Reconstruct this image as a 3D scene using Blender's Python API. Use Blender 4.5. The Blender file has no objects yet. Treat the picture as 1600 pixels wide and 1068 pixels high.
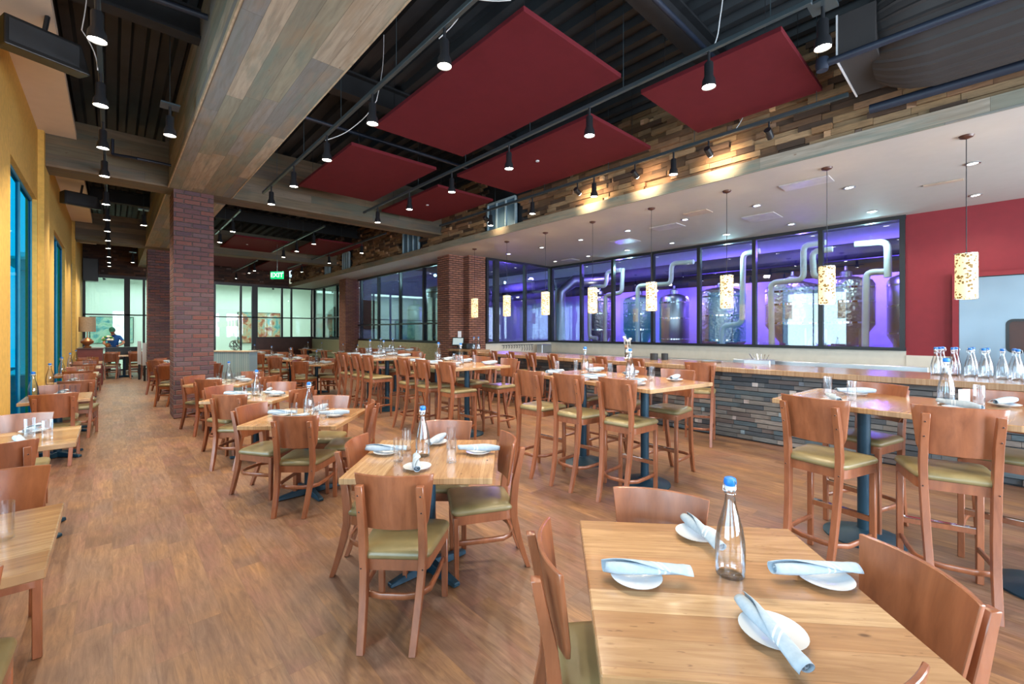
import bpy, bmesh, math, random
from mathutils import Vector, Matrix, noise
R = math.radians
random.seed(7)
scene = bpy.context.scene
COL = scene.collection
# ------------------------------------------------------------------ camera, world, exposure
YAW = math.atan((800 - 176) / 681.0)
cd = bpy.data.cameras.new('camera'); cam = bpy.data.objects.new('camera', cd); COL.objects.link(cam)
cd.sensor_width = 36; cd.lens = 681 / 1600 * 36; cd.shift_y = -17 / 1600; cd.clip_start = 0.05
cam.location = (0, 0, 1.6); cam.rotation_euler = (R(90), 0, -YAW)
scene.camera = cam
scene.view_settings.view_transform = 'Standard'; scene.view_settings.look = 'None'
scene.view_settings.gamma = 1; scene.view_settings.use_curve_mapping = False
scene.view_settings.exposure = 1.12
scene.cycles.max_bounces = 8; scene.cycles.diffuse_bounces = 6; scene.cycles.glossy_bounces = 3
scene.cycles.transmission_bounces = 6; scene.cycles.transparent_max_bounces = 10
scene.cycles.caustics_reflective = False; scene.cycles.caustics_refractive = False
scene.cycles.sample_clamp_indirect = 4.0
w = bpy.data.worlds.new('sky'); scene.world = w; w.use_nodes = True
bg = w.node_tree.nodes['Background']; bg.inputs[0].default_value = (0.62, 0.82, 1.0, 1); bg.inputs[1].default_value = 1.0
TRACK_W, DOWN_W, PEND_W = 80, 26, 10

def light(kind, name, loc, energy, color=(1, 1, 1), rot=(0, 0, 0), size=None, sy=None, angle=None, blend=1.0, parent=None, soft=0.05):
    d = bpy.data.lights.new(name, kind); d.energy = energy; d.color = color
    if kind == 'AREA':
        d.shape = 'RECTANGLE'; d.size = size; d.size_y = sy or size
    elif kind == 'SPOT':
        d.spot_size = R(angle); d.spot_blend = blend; d.shadow_soft_size = soft
    else: d.shadow_soft_size = soft
    o = bpy.data.objects.new(name, d); COL.objects.link(o)
    o.location = loc; o.rotation_euler = rot
    if parent: o.parent = parent
    return o
# daylight through the street windows behind the camera and along the left wall
DAY = (0.92, 0.95, 1.0)
for x in (1.1, 3.9, 6.7, 9.5): light('AREA', 'street_daylight', (x, -4.6, 1.9), 260, DAY, (R(90), 0, 0), 2.3, 2.9)
for y0, y1 in ((-3.2, -0.8), (-0.3, 2.1), (4.0, 6.4)): light('AREA', 'window_daylight', (-1.35, (y0 + y1) / 2, 1.9), 75, DAY, (0, R(-90), 0), 2.8, 2.2)
# gallery room beyond the end glass, brewery LEDs
light('AREA', 'gallery_light', (1.5, 25.8, 3.9), 95, (1.0, 1, 0.97), (0, 0, 0), 4.5, 3)
light('AREA', 'gallery_light', (6.0, 25.8, 3.9), 80, (1.0, 1, 0.95), (0, 0, 0), 4, 3)
for x, y, z, e in ((14.8, 2.0, 3.2, 170), (14.8, 6.0, 3.2, 170), (14.5, 10.5, 3.2, 150), (12.5, 14.0, 3.4, 130), (12.0, 8.0, 3.6, 60), (12.2, 3.0, 3.6, 60)):
    light('POINT', 'purple_led', (x, y, z), e, (0.22, 0.13, 1.0), soft=0.08)
for x, y, z, e in ((11.35, 1.6, 3.5, 18), (11.35, 4.4, 3.5, 18), (11.35, 7.2, 3.5, 16), (8.5, 13.4, 3.6, 80), (8.5, 16.0, 3.6, 80)):
    light('POINT', 'brewery_fill_light', (x, y, z), e, (0.55, 0.95, 1.0), soft=0.05)  # added fill lamps brightening the tanks and white pipes, no fixtures there

# ------------------------------------------------------------------ node helper and materials
class N:
    def __init__(s, name):
        s.m = bpy.data.materials.new(name); s.m.use_nodes = True; s.t = s.m.node_tree
        s.b = s.t.nodes['Principled BSDF']; s.out = s.t.nodes['Material Output']
    def n(s, typ, **kw):
        nd = s.t.nodes.new(typ)
        for k, v in kw.items(): setattr(nd, k, v)
        return nd
    def put(s, sock, v):
        if isinstance(v, bpy.types.NodeSocket): s.t.links.new(v, sock)
        elif v is not None:
            if sock.type == 'RGBA' and len(v) == 3: v = (*v, 1)
            sock.default_value = v
    def math(s, op, a, b=None, c=None, clamp=False):
        nd = s.n('ShaderNodeMath', operation=op, use_clamp=clamp)
        s.put(nd.inputs[0], a); s.put(nd.inputs[1], b)
        if c is not None: s.put(nd.inputs[2], c)
        return nd.outputs[0]
    def coords(s, kind='Object'):
        c = s.n('ShaderNodeTexCoord').outputs[kind]; x = s.n('ShaderNodeSeparateXYZ'); s.put(x.inputs[0], c)
        return c, x.outputs[0], x.outputs[1], x.outputs[2]
    def xyz(s, x, y, z=0.0):
        c = s.n('ShaderNodeCombineXYZ')
        for i, v in enumerate((x, y, z)): s.put(c.inputs[i], v)
        return c.outputs[0]
    def noise(s, vec, scale, detail=3, rough=0.55, dist=0.0):
        nd = s.n('ShaderNodeTexNoise'); s.put(nd.inputs['Vector'], vec)
        nd.inputs['Scale'].default_value = scale; nd.inputs['Detail'].default_value = detail
        nd.inputs['Roughness'].default_value = rough; nd.inputs['Distortion'].default_value = dist
        return nd.outputs[0]
    def wn(s, vec):
        nd = s.n('ShaderNodeTexWhiteNoise', noise_dimensions='3D'); s.put(nd.inputs[0], vec)
        return nd.outputs[0]
    def ramp(s, f, stops, interp='LINEAR'):
        nd = s.n('ShaderNodeValToRGB'); cr = nd.color_ramp; cr.interpolation = interp
        while len(cr.elements) < len(stops): cr.elements.new(0.5)
        for e, (p, c) in zip(cr.elements, stops):
            e.position = p; e.color = (*c, 1) if len(c) == 3 else c
        s.put(nd.inputs[0], f); return nd.outputs[0]
    def mix(s, f, a, b, mode='MIX'):
        nd = s.n('ShaderNodeMix', data_type='RGBA', blend_type=mode)
        s.put(nd.inputs[0], f); s.put(nd.inputs[6], a); s.put(nd.inputs[7], b)
        return nd.outputs[2]
    def bump(s, h, strength=0.3, dist=0.01):
        nd = s.n('ShaderNodeBump'); s.put(nd.inputs['Height'], h)
        nd.inputs['Strength'].default_value = strength; nd.inputs['Distance'].default_value = dist
        s.put(s.b.inputs['Normal'], nd.outputs[0])
    def cells(s, u, v, wd, ht, gap, shift=1.0):
        """staggered planks or bricks: per-cell random, line mask (1 on joints)"""
        vr = s.math('DIVIDE', v, ht); row = s.math('FLOOR', vr)
        off = s.math('MULTIPLY', s.wn(s.xyz(row, 3.3, 1.7)), shift) if shift < 50 else s.math('MULTIPLY', row, 0.5)
        ur = s.math('ADD', s.math('DIVIDE', u, wd), off); col = s.math('FLOOR', ur)
        rnd = s.wn(s.xyz(col, row, 0.5)); rnd2 = s.wn(s.xyz(col, row, 7.5))
        fu = s.math('MULTIPLY', s.math('FRACT', ur), wd); fv = s.math('MULTIPLY', s.math('FRACT', vr), ht)
        e = s.math('MINIMUM', s.math('MINIMUM', fu, s.math('SUBTRACT', wd, fu)), s.math('MINIMUM', fv, s.math('SUBTRACT', ht, fv)))
        line = s.math('SUBTRACT', 1.0, s.math('DIVIDE', e, gap, clamp=True), clamp=True)
        return rnd, rnd2, line, row
    def fin(s, color=None, rough=None, metal=None, spec=None, coat=None, croug=0.1):
        if color is not None: s.put(s.b.inputs['Base Color'], color)
        if rough is not None: s.put(s.b.inputs['Roughness'], rough)
        if metal is not None: s.put(s.b.inputs['Metallic'], metal)
        if spec is not None: s.put(s.b.inputs['Specular IOR Level'], spec)
        if coat: s.b.inputs['Coat Weight'].default_value = coat; s.b.inputs['Coat Roughness'].default_value = croug
        return s.m
M = {}
def plain(name, color, rough=0.5, metal=0.0, var=0.12, scale=6.0, spec=0.5, coat=0):
    n = N(name); c, x, y, z = n.coords()
    f = n.noise(c, scale, 2)
    a = tuple(v * (1 - var) for v in color); b = tuple(min(1, v * (1 + var)) for v in color)
    M[name] = n.fin(n.ramp(f, ((0.3, a), (0.7, b))), rough, metal, spec, coat)
def emis(name, color, strength):
    n = N(name); n.put(n.b.inputs['Base Color'], color); n.put(n.b.inputs['Emission Color'], color)
    n.b.inputs['Emission Strength'].default_value = strength; M[name] = n.m
plain('white_strip_lit', (0.80, 0.72, 0.64), 0.7, var=0.02)  # lighter copy of the white paint, missing bounce light put into its colour
plain('yellow_wall', (0.66, 0.40, 0.085), 0.75, var=0.10, scale=14)
plain('white_paint', (0.43, 0.405, 0.38), 0.7, var=0.02)
plain('red_wall', (0.23, 0.014, 0.022), 0.6, var=0.05)
plain('red_panel', (0.105, 0.010, 0.016), 0.85, var=0.05, spec=0.2)
plain('black_metal', (0.012, 0.013, 0.016), 0.4, 0.0, var=0.05)
plain('track_metal', (0.06, 0.085, 0.10), 0.3, 0.5, var=0.05)
plain('dark_steel', (0.016, 0.018, 0.022), 0.65, 0.1)
plain('duct_black', (0.030, 0.028, 0.030), 0.65, 0.0, var=0.05)
plain('pipe_dark', (0.014, 0.022, 0.042), 0.5, 0.1)
plain('teal_iron', (0.012, 0.045, 0.075), 0.45, 0.3)
plain('steel', (0.46, 0.48, 0.50), 0.33, 1.0, var=0.05, scale=3)
plain('chrome', (0.75, 0.75, 0.75), 0.08, 1.0, var=0.02)
plain('white_pipe', (0.85, 0.84, 0.76), 0.5, var=0.04)
plain('ceramic', (0.62, 0.64, 0.67), 0.12, var=0.01)
plain('blue_cap', (0.01, 0.17, 0.62), 0.35, var=0.03)
plain('door_steel', (0.26, 0.30, 0.34), 0.36, 1.0, var=0.10, scale=1.2)
plain('cream', (0.66, 0.61, 0.51), 0.35, var=0.04)
plain('counter_white', (0.80, 0.76, 0.66), 0.25, var=0.03)
plain('teal_cabinet', (0.30, 0.45, 0.47), 0.6)
plain('redbrown', (0.17, 0.03, 0.02), 0.45)
plain('gallery_white', (0.80, 0.86, 0.82), 0.8, var=0.02)
plain('brew_wall', (0.62, 0.58, 0.75), 0.8, var=0.05)
plain('brew_dark', (0.05, 0.045, 0.09), 0.8)
plain('brew_floor', (0.12, 0.11, 0.14), 0.4)
plain('upholstery', (0.27, 0.27, 0.17), 0.8, var=0.2, scale=25)
plain('paper', (0.8, 0.8, 0.82), 0.6, var=0.02)
plain('plastic_black', (0.008, 0.008, 0.009), 0.35)
plain('linen_shade', (0.42, 0.33, 0.24), 0.8, var=0.1, scale=30)
plain('skin', (0.50, 0.27, 0.18), 0.6, var=0.05)
plain('blue_shirt', (0.01, 0.10, 0.42), 0.8)
plain('green_cap', (0.02, 0.16, 0.12), 0.8)
plain('leaf_green', (0.05, 0.25, 0.03), 0.6)
plain('petal_white', (0.85, 0.87, 0.78), 0.6)
plain('copper', (0.45, 0.20, 0.09), 0.35, 0.6)
plain('dark_wood', (0.06, 0.02, 0.012), 0.4)
plain('car_white', (0.8, 0.85, 0.9), 0.2)
plain('asphalt', (0.10, 0.11, 0.12), 0.8)
plain('facade', (0.25, 0.40, 0.50), 0.8)
plain('bottom_black', (0.01, 0.01, 0.012), 0.9)
emis('lamp_lens', (1.0, 0.90, 0.72), 22.0)
emis('downlight_lens', (1.0, 0.93, 0.80), 6.0)
emis('exit_green', (0.0, 0.30, 0.09), 1.0)
emis('screen', (0.25, 0.32, 0.33), 0.5)

def vinyl():
    n = N('vinyl'); c, x, y, z = n.coords()
    f = n.noise(c, 9, 2); n.bump(n.noise(c, 180, 2), 0.08, 0.002)
    M['vinyl'] = n.fin(n.ramp(f, ((0.3, (0.185, 0.140, 0.060)), (0.7, (0.245, 0.190, 0.090)))), 0.33, 0, 0.55)
vinyl()
def chairwood():
    n = N('chair_wood'); c, x, y, z = n.coords()
    oi = n.n('ShaderNodeObjectInfo').outputs['Random']
    v = n.xyz(n.math('MULTIPLY', x, 6.0), n.math('MULTIPLY', y, 6.0), n.math('ADD', n.math('MULTIPLY', z, 1.2), n.math('MULTIPLY', oi, 9.0)))
    f = n.noise(v, 3.0, 5, 0.6, 0.4)
    c1 = n.ramp(f, ((0.25, (0.175, 0.050, 0.018)), (0.75, (0.34, 0.112, 0.046))))
    M['chair_wood'] = n.fin(c1, 0.36, 0, 0.6, 0.55, 0.22)
chairwood()
def tabletop(name, cols, sw):
    n = N(name); c, x, y, z = n.coords()
    oi = n.n('ShaderNodeObjectInfo').outputs['Random']
    xs = n.math('ADD', x, n.math('MULTIPLY', oi, 17.0)); 
    rnd, rnd2, line, row = n.cells(xs, n.math('ADD', y, n.math('MULTIPLY', oi, 3.0)), 90.0, sw, 0.0015)
    g = n.noise(n.xyz(n.math('MULTIPLY', xs, 1.5), n.math('MULTIPLY', y, 20.0), n.math('MULTIPLY', row, 3.7)), 2.6, 6, 0.62, 0.5)
    g2 = n.noise(n.xyz(n.math('MULTIPLY', xs, 2.5), n.math('MULTIPLY', y, 90.0), z), 3.0, 4, 0.7)
    sp = n.noise(n.xyz(n.math('MULTIPLY', xs, 9.0), n.math('MULTIPLY', y, 42.0), 2.0), 2.2, 2, 0.5)
    base = n.ramp(rnd, tuple((i / (len(cols) - 1), cc) for i, cc in enumerate(cols)))
    base = n.mix(n.math('MULTIPLY', n.ramp(g, ((0.35, (0, 0, 0)), (0.70, (1, 1, 1)))), 0.7), base, (0.17, 0.075, 0.028))
    base = n.mix(n.math('MULTIPLY', g2, 0.22), base, (0.54, 0.34, 0.18))
    vo = n.n('ShaderNodeTexVoronoi'); n.put(vo.inputs['Vector'], n.xyz(n.math('MULTIPLY', xs, 2.2), n.math('MULTIPLY', y, 5.0), 0.0)); vo.inputs['Scale'].default_value = 1.6
    kn = n.ramp(vo.outputs['Distance'], ((0.03, (1, 1, 1)), (0.075, (0, 0, 0))))
    base = n.mix(n.math('MULTIPLY', kn, 0.75), base, (0.05, 0.02, 0.01))
    base = n.mix(n.ramp(sp, ((0.70, (0, 0, 0)), (0.76, (0.7, 0.7, 0.7)))), base, (0.10, 0.045, 0.02))
    base = n.mix(n.math('MULTIPLY', line, 0.5), base, (0.09, 0.035, 0.012))
    M[name] = n.fin(base, 0.26, 0, 0.5, 0.4, 0.12)
tabletop('table_wood', ((0.40, 0.205, 0.088), (0.52, 0.31, 0.15), (0.30, 0.135, 0.054), (0.57, 0.37, 0.20), (0.44, 0.215, 0.09)), 0.11)
tabletop('bar_wood', ((0.33, 0.20, 0.11), (0.41, 0.265, 0.155), (0.27, 0.155, 0.085)), 0.16)
def floor_mat():
    n = N('floor_planks'); c, x, y, z = n.coords()
    rnd, rnd2, line, row = n.cells(y, x, 1.22, 0.152, 0.0016)
    shift = n.math('MULTIPLY', rnd, 13.0)
    g = n.noise(n.xyz(n.math('MULTIPLY', x, 22.0), n.math('MULTIPLY', y, 2.4), shift), 1.6, 8, 0.72, 0.6)
    pk = n.noise(n.xyz(n.math('MULTIPLY', x, 2.6), n.math('MULTIPLY', y, 1.5), n.math('ADD', shift, 40.0)), 1.0, 3, 0.6)
    b = n.noise(n.xyz(n.math('MULTIPLY', x, 3.0), n.math('MULTIPLY', y, 1.2), shift), 1.0, 3, 0.6)
    hue = n.noise(n.xyz(x, y, n.math('MULTIPLY', rnd2, 2.0)), 1.9, 3)
    base = n.ramp(rnd, ((0, (0.135, 0.066, 0.036)), (0.35, (0.21, 0.110, 0.058)), (0.7, (0.285, 0.160, 0.090)), (1, (0.165, 0.092, 0.056))))
    base = n.mix(n.ramp(hue, ((0.42, (0, 0, 0)), (0.62, (0.7, 0.7, 0.7)))), base, (0.34, 0.175, 0.075))
    base = n.mix(n.ramp(b, ((0.42, (0, 0, 0)), (0.7, (0.7, 0.7, 0.7)))), base, (0.175, 0.115, 0.10))
    base = n.mix(n.ramp(pk, ((0.50, (0, 0, 0)), (0.66, (0.6, 0.6, 0.6)))), base, (0.235, 0.105, 0.082))
    base = n.mix(n.ramp(g, ((0.36, (0, 0, 0)), (0.70, (0.8, 0.8, 0.8)))), base, (0.085, 0.038, 0.022))
    base = n.mix(n.ramp(g, ((0.22, (0.5, 0.5, 0.5)), (0.40, (0, 0, 0)))), base, (0.36, 0.22, 0.13))
    base = n.mix(n.math('MULTIPLY', line, 0.45), base, (0.05, 0.026, 0.016))
    n.bump(g, 0.12, 0.004)
    M['floor_planks'] = n.fin(base, n.math('ADD', 0.30, n.math('MULTIPLY', g, 0.2)), 0, 0.45)
floor_mat()
def beam_mat(name, along, dark=1.0, tint=(1, 1, 1)):
    n = N(name); c, x, y, z = n.coords()
    if along == 'y': u, v = y, n.math('ADD', x, z)
    else: u, v = x, n.math('ADD', y, z)
    rnd, rnd2, line, row = n.cells(u, v, 2.1, 0.16, 0.003)
    g = n.noise(n.xyz(n.math('MULTIPLY', u, 1.3), n.math('MULTIPLY', v, 16.0), n.math('MULTIPLY', rnd, 20.0)), 1.6, 6, 0.62, 0.6)
    s = dark
    st = [(0, (0.215, 0.175, 0.13)), (0.2, (0.125, 0.145, 0.125)), (0.4, (0.28, 0.24, 0.19)), (0.6, (0.115, 0.13, 0.145)), (0.8, (0.24, 0.20, 0.135)), (1, (0.16, 0.175, 0.15))]
    base = n.ramp(rnd, tuple((p, tuple(q * s * tt for q, tt in zip(cc, tint))) for p, cc in st))
    base = n.mix(n.ramp(g, ((0.4, (0, 0, 0)), (0.8, (0.7, 0.7, 0.7)))), base, tuple(q * s for q in (0.09, 0.078, 0.062)))
    big = n.noise(n.xyz(n.math('MULTIPLY', u, 1.0), n.math('MULTIPLY', v, 3.0), 5.0), 1.7, 3)
    base = n.mix(n.ramp(big, ((0.5, (0, 0, 0)), (0.7, (0.6, 0.6, 0.6)))), base, tuple(q * s for q in (0.20, 0.145, 0.095)))
    gr = n.noise(n.xyz(n.math('MULTIPLY', u, 0.8), n.math('MULTIPLY', v, 5.0), 11.0), 1.6, 3)
    base = n.mix(n.ramp(gr, ((0.52, (0, 0, 0)), (0.7, (0.55, 0.55, 0.55)))), base, tuple(q * s for q in (0.10, 0.14, 0.125)))
    kn = n.noise(n.xyz(n.math('MULTIPLY', u, 4.0), n.math('MULTIPLY', v, 9.0), 3.0), 2.0, 2)
    base = n.mix(n.ramp(kn, ((0.70, (0, 0, 0)), (0.78, (0.7, 0.7, 0.7)))), base, tuple(q * s for q in (0.11, 0.055, 0.03)))
    base = n.mix(n.math('MULTIPLY', line, 0.6), base, (0.03, 0.025, 0.02))
    M[name] = n.fin(base, 0.8, 0, 0.3)
beam_mat('planks_y', 'y', 1.5); beam_mat('planks_x', 'x', 0.72, (1.08, 0.95, 0.82))
def brick_mat(name, cols, mortar, hgt=0.068, wd=0.225):
    n = N(name); c, x, y, z = n.coords()
    rnd, rnd2, line, row = n.cells(n.math('ADD', x, y), z, wd, hgt, 0.010, 99)
    f = n.noise(c, 30, 3)
    base = n.ramp(rnd, tuple((i / (len(cols) - 1), cc) for i, cc in enumerate(cols)))
    base = n.mix(n.math('MULTIPLY', f, 0.35), base, (0.10, 0.05, 0.05))
    m = n.ramp(line, ((0.25, (0, 0, 0)), (0.6, (1, 1, 1))))
    base = n.mix(m, base, mortar)
    n.bump(n.math('SUBTRACT', n.math('MULTIPLY', f, 0.3), line), 1.0, 0.03)
    M[name] = n.fin(base, 0.85, 0, 0.3)
brick_mat('brick', ((0.15, 0.078, 0.086), (0.20, 0.092, 0.088), (0.105, 0.066, 0.084), (0.165, 0.105, 0.115), (0.225, 0.088, 0.070), (0.12, 0.085, 0.10)), (0.30, 0.25, 0.25), 0.086, 0.25)
brick_mat('brick_warm', ((0.30, 0.130, 0.088), (0.36, 0.165, 0.11), (0.25, 0.11, 0.08), (0.33, 0.155, 0.12)), (0.13, 0.08, 0.065), 0.062, 0.2)
def block_mat():
    n = N('blocks'); a = n.n('ShaderNodeAttribute', attribute_name='Col').outputs['Color']
    c, x, y, z = n.coords()
    g = n.noise(n.xyz(n.math('MULTIPLY', x, 3), n.math('MULTIPLY', y, 3), n.math('MULTIPLY', z, 22)), 2.5, 5, 0.65)
    base = n.mix(n.math('MULTIPLY', n.ramp(g, ((0.35, (0, 0, 0)), (0.75, (1, 1, 1)))), 0.5), a, (0.03, 0.02, 0.015))
    M['blocks'] = n.fin(base, 0.7, 0, 0.4)
block_mat()
def deck_mat():
    n = N('deck'); c, x, y, z = n.coords()
    f = n.noise(c, 2.0, 2)
    M['deck'] = n.fin(n.ramp(f, ((0.3, (0.018, 0.021, 0.026)), (0.7, (0.032, 0.038, 0.045)))), 0.6, 0.1)
deck_mat()
def glass(name, color=(1, 1, 1), refl=0.10, film=False, rough=0.0, k=0.8):
    n = N(name); t = n.t
    tr = n.n('ShaderNodeBsdfTransparent'); tr.inputs[0].default_value = (*color, 1)
    gl = n.n('ShaderNodeBsdfGlossy'); gl.inputs['Roughness'].default_value = rough; gl.inputs['Color'].default_value = (0.9, 0.95, 1, 1)
    lw = n.n('ShaderNodeLayerWeight'); lw.inputs[0].default_value = 0.25
    mx = n.n('ShaderNodeMixShader')
    n.put(mx.inputs[0], refl if film else n.math('ADD', n.math('MULTIPLY', lw.outputs['Fresnel'], k), refl, clamp=True))
    t.links.new(tr.outputs[0], mx.inputs[1]); t.links.new(gl.outputs[0], mx.inputs[2]); t.links.new(mx.outputs[0], n.out.inputs[0])
    M[name] = n.m
glass('pane', (0.92, 0.95, 0.97), 0.07)
glass('gallery_pane', (0.72, 0.86, 0.83), 0.02)
glass('side_pane', (0.80, 0.93, 0.98), 0.03)
glass('window_pane', (0.05, 0.52, 0.64), 0.03, film=True)
plain('window_blue', (0.02, 0.22, 0.32), 0.5)
glass('tumbler', (0.985, 0.99, 0.995), 0.07, k=0.3)
glass('clear_bottle', (0.975, 0.985, 0.995), 0.09)
def realglass(name, col, rough=0.0):
    n = N(name); n.put(n.b.inputs['Base Color'], col); n.b.inputs['Transmission Weight'].default_value = 1
    n.b.inputs['Roughness'].default_value = rough; n.b.inputs['IOR'].default_value = 1.4; M[name] = n.m
realglass('bottle_glass', (0.97, 0.985, 1.0))
def napkin_mat():
    n = N('napkin_cloth'); c, x, y, z = n.coords()
    d = n.math('ADD', x, n.math('MULTIPLY', y, 0.9))
    s1 = n.math('ABSOLUTE', n.math('SUBTRACT', n.math('ABSOLUTE', n.math('SUBTRACT', d, 0.035)), 0.010))
    st = n.math('LESS_THAN', s1, 0.0035)
    bl = n.ramp(n.noise(c, 45, 2), ((0.3, (0.33, 0.40, 0.475)), (0.7, (0.40, 0.465, 0.53))))
    M['napkin_cloth'] = n.fin(n.mix(st, bl, (0.60, 0.64, 0.68)), 0.9, 0, 0.1)
    n.bump(n.noise(c, 220, 2), 0.2, 0.002)
napkin_mat()
def shade_mat():
    n = N('pendant_shade'); c, x, y, z = n.coords()
    a = n.math('ADD', x, n.math('MULTIPLY', y, 1.3))
    vo = n.n('ShaderNodeTexVoronoi'); n.put(vo.inputs['Vector'], n.xyz(n.math('MULTIPLY', x, 34), n.math('MULTIPLY', y, 34), n.math('MULTIPLY', z, 34))); vo.inputs['Scale'].default_value = 1.0
    cl = n.noise(c, 9, 2)
    m = n.math('MULTIPLY', n.math('LESS_THAN', vo.outputs['Distance'], 0.43), n.math('GREATER_THAN', cl, 0.44))
    base = n.mix(m, (0.85, 0.66, 0.36), (0.16, 0.10, 0.03))
    n.put(n.b.inputs['Emission Color'], n.mix(m, (1.0, 0.72, 0.36), (0.20, 0.11, 0.02)))
    n.b.inputs['Emission Strength'].default_value = 0.46
    M['pendant_shade'] = n.fin(base, 0.6)
shade_mat()
def tank_mat():
    n = N('tank_steel'); c, x, y, z = n.coords()
    vo = n.n('ShaderNodeTexVoronoi'); n.put(vo.inputs['Vector'], c); vo.inputs['Scale'].default_value = 14
    n.bump(vo.outputs['Distance'], 0.5, 0.03)
    M['tank_steel'] = n.fin((0.50, 0.48, 0.42), 0.34, 1.0)
tank_mat()
def paint_mat(name, cols, sc):
    n = N(name); c, x, y, z = n.coords()
    f = n.noise(c, sc, 4, 0.6, 1.2)
    M[name] = n.fin(n.ramp(f, tuple((0.28 + 0.44 * i / (len(cols) - 1), cc) for i, cc in enumerate(cols))), 0.7)
paint_mat('painting_teal', ((0.06, 0.16, 0.20), (0.12, 0.38, 0.42), (0.45, 0.6, 0.5), (0.16, 0.42, 0.30), (0.05, 0.13, 0.22)), 1.6)
paint_mat('painting_multi', ((0.05, 0.10, 0.13), (0.45, 0.10, 0.05), (0.60, 0.45, 0.30), (0.15, 0.42, 0.45), (0.07, 0.08, 0.09)), 1.9)
def beadboard():
    n = N('beadboard'); c, x, y, z = n.coords()
    rnd, r2, line, row = n.cells(z, x, 50, 0.06, 0.006, 0.0)
    M['beadboard'] = n.fin(n.mix(line, n.ramp(rnd, ((0, (0.24, 0.36, 0.38)), (1, (0.32, 0.42, 0.43)))), (0.06, 0.14, 0.18)), 0.6)
beadboard()

# ------------------------------------------------------------------ mesh helper
class MB:
    def __init__(s): s.v = []; s.f = []; s.mi = []; s.cur = 0; s.col = []
    def box(s, x0, x1, y0, y1, z0, z1, col=None):
        b = len(s.v)
        s.v += [(x0, y0, z0), (x1, y0, z0), (x1, y1, z0), (x0, y1, z0), (x0, y0, z1), (x1, y0, z1), (x1, y1, z1), (x0, y1, z1)]
        for q in ((3, 2, 1, 0), (4, 5, 6, 7), (0, 1, 5, 4), (1, 2, 6, 5), (2, 3, 7, 6), (3, 0, 4, 7)):
            s.f.append(tuple(b + i for i in q)); s.mi.append(s.cur); s.col.append(col)
        return s
    def obox(s, c, size, rotz=0, tilt=None):
        b = len(s.v); s.box(-size[0] / 2, size[0] / 2, -size[1] / 2, size[1] / 2, -size[2] / 2, size[2] / 2)
        m = Matrix.Translation(c) @ Matrix.Rotation(rotz, 4, 'Z')
        if tilt: m = m @ Matrix.Rotation(tilt, 4, 'X')
        for i in range(b, len(s.v)): s.v[i] = tuple(m @ Vector(s.v[i]))
        return s
    def rings(s, rs, closed=True, capA=True, capB=True):
        b = len(s.v); n = len(rs[0])
        for r in rs: s.v += [tuple(p) for p in r]
        for k in range(len(rs) - 1):
            for i in range(n if closed else n - 1):
                j = (i + 1) % n
                s.f.append((b + k * n + i, b + k * n + j, b + (k + 1) * n + j, b + (k + 1) * n + i)); s.mi.append(s.cur); s.col.append(None)
        if capA: s.f.append(tuple(b + i for i in reversed(range(n)))); s.mi.append(s.cur); s.col.append(None)
        if capB: s.f.append(tuple(b + (len(rs) - 1) * n + i for i in range(n))); s.mi.append(s.cur); s.col.append(None)
        return s
    def lathe(s, prof, seg=20, c=(0, 0, 0), capA=True, capB=True):
        rs = [[(c[0] + r * math.cos(2 * math.pi * i / seg), c[1] + r * math.sin(2 * math.pi * i / seg), c[2] + z) for i in range(seg)] for r, z in prof]
        return s.rings(rs, True, capA, capB)
    def tube(s, pts, r, seg=8, closed=False, taper=None):
        pts = [Vector(p) for p in pts]; n = len(pts); rs = []; up = Vector((0, 0, 1)); prev = None
        for i, p in enumerate(pts):
            if closed: t = pts[(i + 1) % n] - pts[i - 1]
            else: t = pts[min(i + 1, n - 1)] - pts[max(i - 1, 0)]
            t.normalize()
            if prev is None:
                a = up if abs(t.z) < 0.9 else Vector((1, 0, 0)); x = t.cross(a).normalized()
            else:
                x = (prev - t * prev.dot(t)).normalized()
            prev = x; y = t.cross(x)
            rr = r if taper is None else r * taper[i]
            rs.append([p + rr * (math.cos(2 * math.pi * k / seg) * x + math.sin(2 * math.pi * k / seg) * y) for k in range(seg)])
        if closed: rs.append(rs[0]); return s.rings(rs, True, False, False)
        return s.rings(rs)
    def cyl(s, a, b, r, seg=10): return s.tube([a, b], r, seg)
    def mesh(s, name, mats, smooth=None, bevel=0.0, bseg=1):
        me = bpy.data.meshes.new(name); me.from_pydata(s.v, [], s.f)
        for m in mats: me.materials.append(M[m])
        me.polygons.foreach_set('material_index', s.mi)
        if any(c is not None for c in s.col):
            at = me.color_attributes.new('Col', 'FLOAT_COLOR', 'CORNER'); k = 0; buf = []
            for p, c in zip(me.polygons, s.col): buf += list((*(c or (0.1, 0.1, 0.1)), 1)) * p.loop_total
            at.data.foreach_set('color', buf)
        bm = bmesh.new(); bm.from_mesh(me); bmesh.ops.recalc_face_normals(bm, faces=bm.faces)
        if bevel:
            es = [e for e in bm.edges if len(e.link_faces) == 2 and e.calc_face_angle(0) > R(35)]
            bmesh.ops.bevel(bm, geom=es, offset=bevel, segments=bseg, profile=0.5, affect='EDGES', clamp_overlap=True)
        bm.to_mesh(me); bm.free()
        if smooth is not None:
            me.polygons.foreach_set('use_smooth', [True] * len(me.polygons)); me.set_sharp_from_angle(angle=R(smooth))
        return me
def link(name, me, parent=None, loc=None, rotz=0):
    o = bpy.data.objects.new(name, me); COL.objects.link(o)
    if loc is not None: o.location = loc
    o.rotation_euler.z = rotz
    if parent: o.parent = parent
    return o
def tag(o, label, cat, group=None, kind=None):
    o['label'] = label; o['category'] = cat
    if group: o['group'] = group
    if kind: o['kind'] = kind
    return o
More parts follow.
